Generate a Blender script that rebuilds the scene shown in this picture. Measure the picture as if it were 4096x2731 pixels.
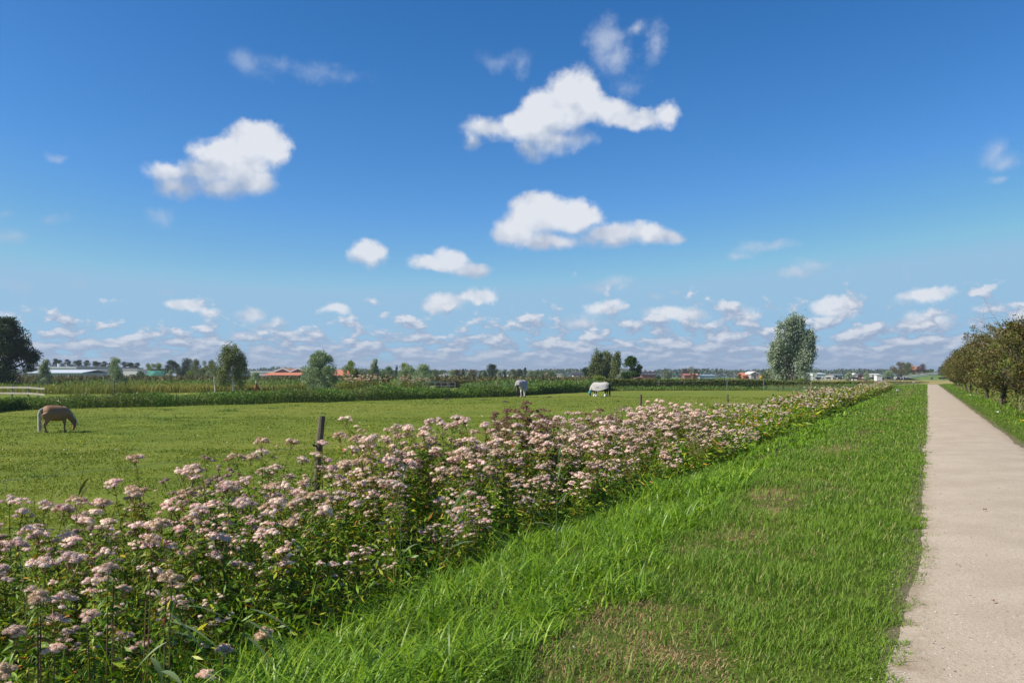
import bpy, bmesh, math, random
import numpy as np
from mathutils import Vector, Matrix, noise as mnoise
for _o in list(bpy.data.objects):
    bpy.data.objects.remove(_o)
scene = bpy.context.scene
COL = scene.collection
F, CX, HY, EYE = 3300.0, 2048.0, 1505.0, 1.65      # focal length, centre column, horizon row, eye height

# ---------------------------------------------------------------- camera
cam_data = bpy.data.cameras.new('camera')
cam = bpy.data.objects.new('camera', cam_data)
COL.objects.link(cam)
cam_data.sensor_width = 36.0
cam_data.lens = 36.0*F/4096.0
cam_data.shift_y = (HY-1365.5)/4096.0
cam_data.clip_start = 0.1
cam_data.clip_end = 9000.0
cam.location = (0, 0, EYE)
cam.rotation_euler = (math.radians(90), 0, 0)
scene.camera = cam

# ---------------------------------------------------------------- sun, exposure
SUN_EL = math.radians(42.0)
SUN_AZ = math.radians(-106.0)          # measured from +Y towards +X: the sun stands on the left
sun_data = bpy.data.lights.new('sun', 'SUN')
sun_data.energy = 5.0
sun_data.angle = math.radians(0.6)
sun_data.color = (1.0, 0.93, 0.81)
sun = bpy.data.objects.new('sun', sun_data)
COL.objects.link(sun)
sun_vec = Vector((math.cos(SUN_EL)*math.sin(SUN_AZ), math.cos(SUN_EL)*math.cos(SUN_AZ), math.sin(SUN_EL)))
sun.rotation_euler = sun_vec.to_track_quat('Z', 'Y').to_euler()
sun.location = sun_vec*60
scene.view_settings.view_transform = 'Standard'
scene.view_settings.look = 'None'
scene.view_settings.exposure = 0.35
scene.view_settings.gamma = 1.0
scene.cycles.use_denoising = True
scene.cycles.max_bounces = 6
scene.cycles.diffuse_bounces = 3
scene.cycles.glossy_bounces = 2
scene.cycles.transmission_bounces = 4
scene.cycles.transparent_max_bounces = 8
scene.cycles.caustics_reflective = False
scene.cycles.caustics_refractive = False

# ---------------------------------------------------------------- world: daylight sky with clouds
world = bpy.data.worlds.new('World')
scene.world = world
world.use_nodes = True
wt = world.node_tree
for n in list(wt.nodes):
    wt.nodes.remove(n)
world.cycles.sampling_method = 'MANUAL'
world.cycles.sample_map_resolution = 256

class NT:
    """small helper to write node trees as expressions"""
    def __init__(s, t): s.t = t
    def n(s, kind, **kw):
        nd = s.t.nodes.new(kind)
        for k, v in kw.items(): setattr(nd, k, v)
        return nd
    def put(s, sock, v):
        if isinstance(v, bpy.types.NodeSocket): s.t.links.new(v, sock)
        elif v is not None: sock.default_value = v
    def m(s, op, a=None, b=None, c=None, clamp=False):
        nd = s.n('ShaderNodeMath', operation=op, use_clamp=clamp)
        for i, v in enumerate((a, b, c)): s.put(nd.inputs[i], v)
        return nd.outputs[0]
    def v(s, op, a=None, b=None, c=None):
        nd = s.n('ShaderNodeVectorMath', operation=op)
        for i, x in enumerate((a, b)): s.put(nd.inputs[i], x)
        if c is not None: s.put(nd.inputs['Scale'], c)
        return nd.outputs['Value'] if op in ('LENGTH', 'DOT_PRODUCT') else nd.outputs[0]
    def comb(s, x, y, z=0.0):
        nd = s.n('ShaderNodeCombineXYZ')
        for i, q in enumerate((x, y, z)): s.put(nd.inputs[i], q)
        return nd.outputs[0]
    def sep(s, a):
        nd = s.n('ShaderNodeSeparateXYZ'); s.put(nd.inputs[0], a)
        return nd.outputs[0], nd.outputs[1], nd.outputs[2]
    def noise(s, vec, scale, detail=4.0, rough=0.5, dist=0.0, color=False, dims='3D'):
        nd = s.n('ShaderNodeTexNoise', noise_dimensions=dims)
        s.put(nd.inputs['Vector'], vec)
        nd.inputs['Scale'].default_value = scale
        nd.inputs['Detail'].default_value = detail
        nd.inputs['Roughness'].default_value = rough
        nd.inputs['Distortion'].default_value = dist
        return nd.outputs['Color'] if color else nd.outputs['Fac']
    def ramp(s, fac, stops, mode='LINEAR'):
        nd = s.n('ShaderNodeValToRGB'); nd.color_ramp.interpolation = mode
        el = nd.color_ramp.elements
        while len(el) < len(stops): el.new(0.5)
        for e, (p, c) in zip(el, stops):
            e.position = p; e.color = (c[0], c[1], c[2], 1.0) if hasattr(c, '__len__') else (c, c, c, 1.0)
        s.put(nd.inputs[0], fac)
        return nd.outputs[0]
    def mix(s, fac, a, b, blend='MIX'):
        nd = s.n('ShaderNodeMix', data_type='RGBA', blend_type=blend)
        s.put(nd.inputs[0], fac)
        for i, x in ((6, a), (7, b)):
            s.put(nd.inputs[i], (x[0], x[1], x[2], 1.0) if isinstance(x, tuple) else x)
        return nd.outputs[2]
    def step(s, x, lo, hi, smooth=True):
        nd = s.n('ShaderNodeMapRange', interpolation_type='SMOOTHSTEP' if smooth else 'LINEAR')
        s.put(nd.inputs[0], x); s.put(nd.inputs[1], lo); s.put(nd.inputs[2], hi)
        nd.inputs[3].default_value = 0.0; nd.inputs[4].default_value = 1.0
        return nd.outputs[0]

def build_sky():
    N = NT(wt)
    sky = N.n('ShaderNodeTexSky', sky_type='NISHITA')
    sky.sun_disc = False
    sky.sun_elevation = SUN_EL
    sky.sun_rotation = SUN_AZ
    sky.altitude = 0.0; sky.air_density = 1.0; sky.dust_density = 0.1; sky.ozone_density = 2.2
    sc_ = N.v('SCALE', sky.outputs[0], None, SKY_STRENGTH)
    r_, g_, b_ = N.sep(sc_)
    k = 1.0/SKY_STRENGTH
    base = N.comb(N.m('MULTIPLY', N.m('POWER', N.m('MINIMUM', r_, 0.45), 1.92), 1.45*k), N.m('MULTIPLY', N.m('POWER', N.m('MINIMUM', g_, 0.60), 1.30), 1.034*k), N.m('MULTIPLY', N.m('POWER', N.m('MINIMUM', b_, 0.64), 1.15), 1.24*k))
    d = N.n('ShaderNodeTexCoord').outputs['Generated']
    x, y, z = N.sep(d)
    az = N.m('ARCTAN2', x, y)
    el = N.m('ARCSINE', z)
    p0 = N.comb(az, el)
    w1 = N.v('SUBTRACT', N.noise(p0, 9.0, 3.0, 0.55, color=True), (0.5, 0.5, 0.5))
    w2 = N.v('SUBTRACT', N.noise(p0, 42.0, 4.0, 0.6, color=True), (0.5, 0.5, 0.5))
    p = N.v('ADD', N.v('ADD', p0, N.v('SCALE', w1, None, 0.045)), N.v('SCALE', w2, None, 0.018))
    fine = N.noise(p0, 26.0, 6.0, 0.68)            # edge detail
    stre = N.noise(N.v('MULTIPLY', p0, (1.0, 1.6, 1.0)), 14.0, 5.0, 0.55)
    soft = N.noise(p0, 17.0, 3.0, 0.5)             # broad billows, lit from the upper left
    relief = N.m('MULTIPLY', N.m('SUBTRACT', soft, N.noise(N.v('ADD', p0, (-0.012, 0.012, 0.0)), 17.0, 3.0, 0.5)), 2.4)
    nn = N.m('ADD', N.m('MULTIPLY', N.m('SUBTRACT', fine, 0.5), 1.35), N.m('MULTIPLY', N.m('SUBTRACT', stre, 0.5), 0.9))
    K = 4096.0/2352.0
    def ang(dx, dy):
        px, py = dx*K, dy*K
        a = math.atan((px-CX)/F)
        return a, math.atan((HY-py)/F*math.cos(a))
    lum = lambda c: tuple(q/SKY_STRENGTH for q in c)      # cloud radiance in the same units as the sky
    col = base
    WHITE = (0.78, 0.81, 0.87); GREY = (0.36, 0.45, 0.61)
    for ells, lo, hi, amax, white, grey in CLOUDS:
        m = None
        ys = []
        for (dx, dy, rx, ry, s) in ells:
            a, e = ang(dx, dy)
            ca = math.cos(a)**2
            ra, re = 1.10*rx*K/F*ca, 1.14*ry*K/F*math.cos(a)
            ys += [e-re, e+re]
            q = N.v('MULTIPLY', N.v('SUBTRACT', p, (a, e, 0.0)), (1/ra, 1/re, 0.0))
            se = max(s, 0.45*s+0.5)
            dd = N.m('MULTIPLY_ADD', N.v('LENGTH', q), -se, se)
            m = dd if m is None else N.m('SMOOTH_MAX', m, dd, 0.45)
        val = N.m('ADD', m, N.m('MULTIPLY', nn, 0.60 if amax > 0.7 else 0.95))
        g = N.step(el, min(ys), max(ys)*0.55+min(ys)*0.45, False)
        wid = N.m('MULTIPLY_ADD', g, -(hi-lo)*0.62 if amax > 0.7 else 0.0, hi-lo+(0.34 if amax > 0.7 else 0.28))
        alpha = N.m('MULTIPLY', N.step(N.m('DIVIDE', N.m('SUBTRACT', val, lo-0.08), wid), 0.0, 1.0), amax)
        sh = N.m('ADD', N.m('ADD', N.m('MULTIPLY_ADD', g, 1.15, -0.12), N.m('MULTIPLY', relief, 1.5)), N.m('MULTIPLY', N.m('SUBTRACT', val, 0.5), 0.45), clamp=True)
        cc = N.mix(sh, lum(grey or GREY), lum(white or WHITE))
        col = N.mix(alpha, col, cc)
    # the bank of fair-weather clouds low over the horizon
    ee = N.m('ADD', el, 0.03)
    pp = N.comb(N.m('MULTIPLY', az, 14.0), N.m('MULTIPLY', N.m('LOGARITHM', N.m('MAXIMUM', ee, 0.005), 2.718), 2.35), 3.3)
    f1 = N.noise(pp, 2.1, 6.0, 0.56, 0.1)
    f2 = N.noise(N.v('ADD', pp, (-0.06, 0.16, 0.0)), 2.1, 6.0, 0.56, 0.1)
    top = N.m('ADD', 0.082, N.m('MULTIPLY', N.m('SUBTRACT', stre, 0.5), 0.06))
    # coverage: higher on the right side, as in the photograph's bank
    cov = N.m('SUBTRACT', 1.0, N.m('DIVIDE', el, N.m('ADD', top, N.m('MULTIPLY', N.step(az, -0.25, 0.25), 0.024))))
    dens = N.m('ADD', N.m('SUBTRACT', f1, 0.615), N.m('MULTIPLY', cov, 0.37))
    alpha = N.m('MULTIPLY', N.step(dens, -0.025, 0.10), 0.92)
    rel = N.m('ADD', N.m('MULTIPLY', N.m('SUBTRACT', f1, f2), 4.3), 0.22)
    rel = N.m('ADD', rel, N.m('MULTIPLY', N.m('SUBTRACT', f1, 0.52), 2.2), clamp=True)
    lc = N.mix(N.m('MULTIPLY', rel, N.step(el, -0.01, 0.06)), lum((0.33, 0.42, 0.585)), lum((0.72, 0.755, 0.83)))
    col = N.mix(N.m('MULTIPLY', alpha, N.step(el, -0.02, 0.004)), col, lc)
    bg = N.n('ShaderNodeBackground')
    N.put(bg.inputs['Color'], col)
    bg.inputs['Strength'].default_value = SKY_STRENGTH/2**0.35
    return N, base, col, bg

SKY_STRENGTH = 0.12
# every cloud: ellipses (x, y, rx, ry, weight) read off the photograph as directions in the sky
CLOUDS = [
  ([(585,312,78,46,1.3),(630,330,52,52,1.2),(520,350,100,45,1.25),(460,385,80,30,1.0),(385,395,75,26,0.95),(400,425,70,34,0.9),(500,420,110,38,0.85),(600,420,66,44,0.95),(560,375,90,50,1.1)], 0.16, 0.62, 0.97, None, None),
  ([(1325,215,72,62,1.3),(1270,255,90,60,1.3),(1210,290,85,42,1.2),(1390,245,80,40,1.05),(1470,262,80,27,0.95),(1535,258,38,30,0.8),(1270,318,110,34,0.72),(1120,300,70,34,0.68),(1085,330,30,30,0.6),(1215,345,40,40,0.5)], 0.14, 0.62, 0.97, None, None),
  ([(1395,100,62,62,0.8),(1420,130,50,40,0.8),(1470,50,30,20,0.45),(1515,95,26,50,0.36),(1440,190,70,30,0.4)], 0.10, 0.75, 0.62, (0.62,0.68,0.80), (0.42,0.52,0.70)),
  ([(1240,490,85,48,1.3),(1320,492,62,40,1.2),(1185,528,75,38,1.15),(1260,552,95,26,0.95),(1400,545,90,30,0.95),(1490,535,75,36,1.2),(1545,535,46,20,0.9)], 0.14, 0.55, 0.97, None, (0.47,0.53,0.66)),
  ([(843,587,44,33,1.15)], 0.12, 0.6, 0.92, None, None),
  ([(1035,605,55,30,1.1),(980,612,55,18,0.9),(1085,630,52,22,0.9)], 0.12, 0.6, 0.9, None, (0.45,0.51,0.64)),
  ([(430,697,48,18,0.9),(475,708,32,14,0.8),(568,708,42,18,0.9),(612,733,60,17,0.85),(768,708,48,17,0.85)], 0.12, 0.6, 0.85, None, None),
  ([(1022,702,48,24,1.1),(1080,690,46,14,0.75),(1110,680,38,16,0.7),(1340,735,66,20,0.95),(1390,708,56,17,0.85)], 0.12, 0.6, 0.9, None, None),
  ([(1405,660,68,18,0.8),(1495,684,30,12,0.6),(1550,670,24,10,0.5),(1760,572,66,22,0.62),(1700,595,36,14,0.5),(1880,615,50,20,0.5),(1830,635,50,12,0.42)], 0.10, 0.75, 0.60, (0.60,0.66,0.78), (0.42,0.50,0.64)),
  ([(1920,708,62,22,1.05),(1700,712,50,20,0.8),(2130,690,86,22,0.95),(1545,722,90,20,0.9),(2225,640,1,1,0.0),(2110,748,90,24,1.0)], 0.12, 0.6, 0.9, None, None),
  ([(2280,340,50,36,0.72),(2300,362,50,26,0.72),(2300,400,40,14,0.55),(130,358,44,15,0.42),(365,490,46,28,0.42),(25,540,60,22,0.42),(20,493,40,14,0.36),(120,505,40,16,0.26)], 0.08, 0.8, 0.55, (0.58,0.65,0.78), (0.42,0.52,0.68)),
  ([(575,158,62,34,0.5),(640,140,60,22,0.34),(740,155,130,24,0.26),(1150,130,70,22,0.28),(1200,150,24,26,0.3),(30,652,50,18,0.5),(195,650,30,12,0.3),(395,662,36,12,0.5)], 0.05, 0.85, 0.5, (0.5,0.6,0.77), (0.42,0.52,0.70)),
]
_N, _base, _col, _bg = build_sky()
_out = _N.n('ShaderNodeOutputWorld')
wt.links.new(_bg.outputs[0], _out.inputs[0])

# ================================================================ helpers
rng = np.random.default_rng(11)
random.seed(11)
D = np.array((0.4495, 0.8933)); NV = np.array((-0.8933, 0.4495))     # path direction, left-hand normal
PATH_ROT = math.atan2(D[1], D[0])
FIELD_Z = -0.55

def uv(x, y):
    return x*D[0]+y*D[1], x*NV[0]+y*NV[1]
def xy(u, v):
    return u*D[0]+v*NV[0], u*D[1]+v*NV[1]
def vn(x, y, s, seed=0.0):
    """smooth value noise in -1..1 on arrays"""
    x = np.asarray(x, float)*s+seed*17.3+1000; y = np.asarray(y, float)*s+seed*9.1+1000
    xi = np.floor(x).astype(np.int64); yi = np.floor(y).astype(np.int64)
    fx = x-xi; fy = y-yi
    fx = fx*fx*(3-2*fx); fy = fy*fy*(3-2*fy)
    def h(a, b):
        n = (a*374761393+b*668265263) & 0xffffffff
        n = ((n ^ (n >> 13))*1274126177) & 0xffffffff
        return ((n ^ (n >> 16)) & 0xffff)/32767.5-1
    return (h(xi, yi)*(1-fx)+h(xi+1, yi)*fx)*(1-fy)+(h(xi, yi+1)*(1-fx)+h(xi+1, yi+1)*fx)*fy
def sst(x, a, b):
    t = np.clip((np.asarray(x, float)-a)/(b-a), 0, 1)
    return t*t*(3-2*t)
def ground(x, y):
    """height of the ground sheet"""
    x = np.asarray(x, float); y = np.asarray(y, float)
    u, v = uv(x, y)
    far = sst(u, 185, 240)
    z = -0.22*sst(v, 2.0, 3.6)-0.45*sst(v, 3.4, 5.2)-0.65*sst(v, 7.3, 7.6)+0.77*sst(v, 7.8, 8.2)     # verge, bank, ditch, field
    z = z-0.15*sst(v, -4.6, -3.4)*0-0.5*sst(-v, 6.0, 12.0)
    z = z*(1-far)+FIELD_Z*far
    b = 0.02*vn(u, v, 1.3, 1)+0.035*vn(u, v, 0.33, 2)
    onpath = sst(v, -2.6, -2.1)*(1-sst(v, 0.1, 0.6))
    return z+b*(1-onpath*0.93)*np.where(v > 8, 1.2, 1.0)

def px(px_, Y, z=FIELD_Z):
    """world point seen in column px_ of the photograph at distance Y"""
    return ((px_-CX)/F*Y, Y, z)
def zat(py, Y):
    return EYE-(py-HY)/F*Y

def new_mesh(name, V, faces, mats=(), mi=None, smooth=False, attrs=None):
    """faces: list of int arrays (n,k)"""
    me = bpy.data.meshes.new(name)
    V = np.asarray(V, np.float32)
    faces = [np.asarray(f, np.int32) for f in faces if len(f)]
    me.vertices.add(len(V)); me.vertices.foreach_set('co', V.ravel())
    nl = sum(f.size for f in faces); npoly = sum(len(f) for f in faces)
    me.loops.add(nl); me.polygons.add(npoly)
    me.loops.foreach_set('vertex_index', np.concatenate([f.ravel() for f in faces]))
    starts = []; s = 0
    for f in faces:
        k = f.shape[1]
        starts.append(s+np.arange(len(f))*k); s += f.size
    me.polygons.foreach_set('loop_start', np.concatenate(starts).astype(np.int32))
    me.polygons.foreach_set('use_smooth', np.full(npoly, bool(smooth)))
    for m_ in mats: me.materials.append(m_)
    if mi is not None: me.polygons.foreach_set('material_index', np.asarray(mi, np.int32))
    me.update(calc_edges=True)
    return me

def link(name, data, parent=None, loc=(0, 0, 0), rz=0.0, scale=None):
    o = bpy.data.objects.new(name, data)
    COL.objects.link(o)
    o.location = loc; o.rotation_euler = (0, 0, rz)
    if scale is not None: o.scale = scale if hasattr(scale, '__len__') else (scale,)*3
    if parent is not None: o.parent = parent
    return o
def tag(o, label=None, cat=None, group=None, kind=None):
    if label: o['label'] = label
    if cat: o['category'] = cat
    if group: o['group'] = group
    if kind: o['kind'] = kind
    return o
def kids(o): return [c for c in CHILD.get(o.name, [])]
CHILD = {}
def part(name, data, root, **kw):
    o = link(name, data, root, **kw)
    CHILD.setdefault(root.name, []).append(o)
    return o
def copy_tree(o, parent=None):
    c = o.copy(); COL.objects.link(c)
    if parent is not None:
        c.parent = parent
        CHILD.setdefault(parent.name, []).append(c)
    for ch in kids(o): copy_tree(ch, c)
    return c

# ---- geometry snippets on arrays
class Geo:
    def __init__(s): s.V = []; s.F = {}; s.M = {}; s.n = 0
    def add(s, V, faces, mat=0):
        V = np.asarray(V, float).reshape(-1, 3)
        for f in faces:
            f = np.asarray(f, np.int64)
            if not len(f): continue
            s.F.setdefault(f.shape[1], []).append(f+s.n)
            s.M.setdefault(f.shape[1], []).append(np.full(len(f), mat))
        s.V.append(V); s.n += len(V)
        return s
    def mesh(s, name, mats, smooth=False):
        ks = sorted(s.F)
        return new_mesh(name, np.concatenate(s.V), [np.concatenate(s.F[k]) for k in ks], mats,
                        np.concatenate([np.concatenate(s.M[k]) for k in ks]), smooth)
    def box(s, x0, x1, y0, y1, z0, z1, mat=0):
        V = [(x, y, z) for z in (z0, z1) for y in (y0, y1) for x in (x0, x1)]
        return s.add(V, [[(0, 2, 3, 1), (4, 5, 7, 6), (0, 1, 5, 4), (2, 6, 7, 3), (0, 4, 6, 2), (1, 3, 7, 5)]], mat)
    def tube(s, pts, rad, k=6, mat=0, cap=True):
        pts = np.asarray(pts, float); n = len(pts)
        rad = np.broadcast_to(np.asarray(rad, float), (n,))
        t = np.gradient(pts, axis=0); t /= np.linalg.norm(t, axis=1)[:, None]+1e-9
        ref = np.array((0.31, 0.95, 0.02)) if abs(t[0, 2]) > 0.5 else np.array((0, 0, 1.0))
        a = np.cross(t, ref); a /= np.linalg.norm(a, axis=1)[:, None]+1e-9
        b = np.cross(t, a)
        ph = np.arange(k)*2*math.pi/k
        ring = pts[:, None]+rad[:, None, None]*(np.cos(ph)[None, :, None]*a[:, None]+np.sin(ph)[None, :, None]*b[:, None])
        V = ring.reshape(-1, 3)
        i = np.arange(n-1)[:, None]*k; j = np.arange(k)[None]
        q = np.stack([i+j, i+(j+1) % k, i+k+(j+1) % k, i+k+j], -1).reshape(-1, 4)
        fs = [q]
        if cap: fs.append(np.array([np.arange(k)[::-1], (n-1)*k+np.arange(k)]))
        return s.add(V, fs, mat)

def unit(a): return a/(np.linalg.norm(a, axis=-1, keepdims=True)+1e-9)
def randdir(n, r=None):
    a = (r or rng).normal(size=(n, 3))
    return unit(a)

def leaf_quads(P, dirs, L, W, r=None, nrm=None):
    """diamond leaves: base at P, growing along dirs"""
    r = r or rng
    n = len(P)
    L = np.broadcast_to(L, (n,))[:, None]; W = np.broadcast_to(W, (n,))[:, None]
    side = np.cross(dirs, randdir(n, r) if nrm is None else nrm); side = unit(side)
    V = np.stack([P, P+dirs*L*0.45+side*W*0.5, P+dirs*L, P+dirs*L*0.45-side*W*0.5], 1)
    return V.reshape(-1, 3), np.arange(n*4).reshape(-1, 4)

def blade_strips(P, az, L, W, lean, droop, segs, r=None, twist=0.6):
    """arching grass blades; returns verts, [quads], [tris]"""
    r = r or rng
    n = len(P)
    t = np.linspace(0, 1, segs+1)[None, :, None]
    h = np.stack([np.cos(az), np.sin(az), np.zeros(n)], -1)[:, None]
    L = np.broadcast_to(L, (n,))[:, None, None]; W = np.broadcast_to(W, (n,))[:, None, None]
    lean = np.broadcast_to(lean, (n,))[:, None, None]; droop = np.broadcast_to(droop, (n,))[:, None, None]
    C = P[:, None]+h*L*(lean*t**1.7)+np.array((0, 0, 1.0))*L*(t-droop*t**2.4)*np.sqrt(np.clip(1-0.35*lean**2, 0.2, 1))
    ta = az+math.pi/2+r.uniform(-twist, twist, n)
    sd = np.stack([np.cos(ta), np.sin(ta), r.uniform(-0.3, 0.3, n)], -1)[:, None]
    w = W*0.5*np.clip(np.array([0.7+0.3*min(1, q*4) for q in np.linspace(0, 1, segs+1)])*(1-np.linspace(0, 1, segs+1)**2.2), 0, 1)[None, :, None]
    A = C-sd*w; B = C+sd*w
    V = np.empty((n, 2*segs+1, 3))
    V[:, 0:2*segs:2] = A[:, :segs]; V[:, 1:2*segs:2] = B[:, :segs]; V[:, 2*segs] = C[:, segs]
    base = (np.arange(n)*(2*segs+1))[:, None]
    q = []
    for i in range(segs-1):
        q.append(base+np.array([2*i, 2*i+1, 2*i+3, 2*i+2])[None])
    tri = base+np.array([2*segs-2, 2*segs-1, 2*segs])[None]
    fs = [tri]
    if q: fs.append(np.concatenate(q))
    return V.reshape(-1, 3), fs

# ---- materials
def new_mat(name):
    m_ = bpy.data.materials.new(name); m_.use_nodes = True
    t = m_.node_tree
    for n_ in list(t.nodes): t.nodes.remove(n_)
    out = t.nodes.new('ShaderNodeOutputMaterial')
    return m_, NT(t), out
def leaf_mat(name, stops, trans=0.35, rough=0.55, spec=0.25, patch=None, pscale=0.5, hueobj=0.0, gain=1.0):
    """foliage: leaf-to-leaf colour variation, thin translucent tissue"""
    m_, N, out = new_mat(name)
    g = N.n('ShaderNodeNewGeometry')
    r_ = g.outputs['Random Per Island']
    stops = [(p_, tuple(min(1, q*gain) for q in c)) for p_, c in stops]
    c = N.ramp(r_, stops)
    if patch is not None:
        ns = N.noise(g.outputs['Position'], pscale, 3.0, 0.6)
        c = N.mix(N.step(ns, 0.46, 0.62), c, tuple(q*gain for q in patch))
    if hueobj:
        oi = N.n('ShaderNodeObjectInfo').outputs['Random']
        hs = N.n('ShaderNodeHueSaturation')
        N.put(hs.inputs['Color'], c)
        N.put(hs.inputs['Hue'], N.m('MULTIPLY_ADD', oi, hueobj, 0.5-hueobj/2))
        N.put(hs.inputs['Value'], N.m('MULTIPLY_ADD', N.m('FRACT', N.m('MULTIPLY', oi, 7.3)), 0.5, 0.75))
        c = hs.outputs[0]
    p = N.n('ShaderNodeBsdfPrincipled')
    N.put(p.inputs['Base Color'], c)
    p.inputs['Roughness'].default_value = rough
    p.inputs['Specular IOR Level'].default_value = spec
    tr = N.n('ShaderNodeBsdfTranslucent')
    N.put(tr.inputs['Color'], N.mix(1.0, c, (1.0, 1.0, 0.55), 'MULTIPLY'))
    mx = N.n('ShaderNodeMixShader'); mx.inputs[0].default_value = trans
    N.t.links.new(p.outputs[0], mx.inputs[1]); N.t.links.new(tr.outputs[0], mx.inputs[2])
    N.t.links.new(mx.outputs[0], out.inputs[0])
    return m_
def plain_mat(name, col, rough=0.7, var=0.15, scale=3.0, spec=0.3, bump=0.0, metal=0.0, stretch=(1, 1, 1), col2=None):
    """weathered solid: base colour broken up by noise"""
    m_, N, out = new_mat(name)
    tc = N.n('ShaderNodeTexCoord').outputs['Object']
    v_ = N.v('MULTIPLY', tc, stretch)
    ns = N.noise(v_, scale, 5.0, 0.6)
    c2 = col2 or tuple(q*(1-var) for q in col); c1 = tuple(min(1, q*(1+var)) for q in col)
    c = N.mix(N.step(ns, 0.35, 0.65), c2, c1)
    p = N.n('ShaderNodeBsdfPrincipled')
    N.put(p.inputs['Base Color'], c)
    p.inputs['Roughness'].default_value = rough
    p.inputs['Specular IOR Level'].default_value = spec
    p.inputs['Metallic'].default_value = metal
    if bump:
        b = N.n('ShaderNodeBump'); b.inputs['Strength'].default_value = bump
        N.put(b.inputs['Height'], N.noise(v_, scale*4, 5.0, 0.6)); N.put(p.inputs['Normal'], b.outputs[0])
    N.t.links.new(p.outputs[0], out.inputs[0])
    return m_

# ================================================================ ground and path
def build_ground():
    def axis(knots):
        out = []
        for (a, b, s) in knots: out += list(np.arange(a, b, s))
        return np.array(out+[knots[-1][1]])
    U = axis([(-400, -40, 40), (-40, 0, 5), (0, 40, 0.5), (40, 120, 2), (120, 300, 6), (300, 1000, 50), (1000, 2400, 200)])
    Vv = axis([(-2400, -1000, 200), (-1000, -100, 60), (-100, -14, 8), (-14, -4, 1), (-4, 10, 0.3), (10, 60, 2), (60, 300, 12), (300, 1000, 60), (1000, 2400, 200)])
    a, b = np.meshgrid(U, Vv, indexing='ij')
    wx, wy = xy(a, b)
    z = ground(wx, wy)
    V = np.stack([a, b, z], -1).reshape(-1, 3)
    nu, nv = len(U), len(Vv)
    i, j = np.meshgrid(np.arange(nu-1), np.arange(nv-1), indexing='ij')
    q = np.stack([i*nv+j, (i+1)*nv+j, (i+1)*nv+j+1, i*nv+j+1], -1).reshape(-1, 4)
    m_, N, out = new_mat('meadow_ground')
    tc = N.n('ShaderNodeTexCoord').outputs['Object']
    u_, v_, _z = N.sep(tc)
    n1 = N.noise(tc, 0.35, 5.0, 0.6); n2 = N.noise(tc, 3.0, 5.0, 0.65); n3 = N.noise(tc, 22.0, 4.0, 0.7); n0 = N.noise(tc, 0.045, 4.0, 0.5)
    fieldc = N.mix(N.step(n1, 0.35, 0.68), (0.125, 0.165, 0.018), (0.170, 0.212, 0.024))
    fieldc = N.mix(N.step(n0, 0.42, 0.62), fieldc, (0.185, 0.205, 0.028))
    fieldc = N.mix(N.step(n2, 0.56, 0.78), fieldc, (0.085, 0.125, 0.014))
    fieldc = N.mix(N.m('MULTIPLY', N.step(n3, 0.45, 0.75), 0.35), fieldc, (0.085, 0.12, 0.018))
    soil = N.mix(n3, (0.035, 0.035, 0.012), (0.07, 0.075, 0.025))
    vergec = N.mix(N.step(n2, 0.4, 0.65), (0.065, 0.095, 0.014), (0.105, 0.135, 0.022))
    dry = N.m('MULTIPLY', N.step(N.m('ABSOLUTE', N.m('SUBTRACT', v_, 1.75)), 0.75, 0.1), N.step(n1, 0.47, 0.56))
    vergec = N.mix(dry, vergec, (0.24, 0.16, 0.08))
    edge_d = N.m('ABSOLUTE', N.m('ADD', v_, 0.95))
    vergec = N.mix(N.m('MULTIPLY', N.step(edge_d, 1.26, 1.10), 0.7), vergec, N.mix(n3, (0.16, 0.115, 0.07), (0.26, 0.21, 0.145)))
    near = N.mix(N.step(v_, 2.6, 3.4), vergec, soil)
    c = N.mix(N.step(v_, 7.9, 8.2), near, fieldc)
    # the hay-coloured meadow and the greener pastures beyond the end of the path
    fu = N.m('MULTIPLY', N.step(u_, 215.0, 235.0), 1.0)
    straw = N.mix(N.step(N.noise(N.v('MULTIPLY', tc, (0.35, 1.0, 1.0)), 0.05, 4.0, 0.6), 0.3, 0.62), (0.16, 0.17, 0.03), (0.40, 0.31, 0.12))
    c = N.mix(fu, c, straw)
    c = N.mix(N.step(u_, 500.0, 560.0), c, (0.13, 0.22, 0.03))
    p = N.n('ShaderNodeBsdfPrincipled'); p.inputs['Roughness'].default_value = 0.9; p.inputs['Specular IOR Level'].default_value = 0.1
    N.put(p.inputs['Base Color'], c)
    bmp = N.n('ShaderNodeBump'); bmp.inputs['Strength'].default_value = 0.5; bmp.inputs['Distance'].default_value = 0.06
    N.put(bmp.inputs['Height'], N.m('ADD', n3, n2)); N.put(p.inputs['Normal'], bmp.outputs[0])
    N.t.links.new(p.outputs[0], out.inputs[0])
    g = link('ground', new_mesh('ground', V, [q], [m_], smooth=True), rz=PATH_ROT)
    tag(g, kind='structure')

    # gravel path: one sheet with ragged edges, following the slight bend of the far end
    us = np.concatenate([np.arange(-12, 30, 0.12), np.arange(30, 90, 0.6), np.arange(90, 190, 3.0), np.array([190.0])])
    le = 0.15+0.04*vn(us, us*0, 0.25, 3)+0.03*vn(us, us*0, 1.1, 4)+0.012*vn(us, us*0, 4.0, 5)-0.10*sst(us, 8, 40)+0.15*(1-sst(us, 2.5, 8))
    re_ = -2.03+0.06*vn(us, us*0, 1.1, 6)+0.03*vn(us, us*0, 5.0, 7)
    cols = 9
    fr = np.linspace(0, 1, cols)
    vv = re_[:, None]+(le-re_)[:, None]*fr[None]
    uu = np.repeat(us[:, None], cols, 1)
    wx, wy = xy(uu, vv)
    zz = ground(wx, wy)+0.006+0.03*(1-(2*fr[None]-1)**2)
    zz[:, 0] -= 0.012; zz[:, -1] -= 0.012
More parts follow.
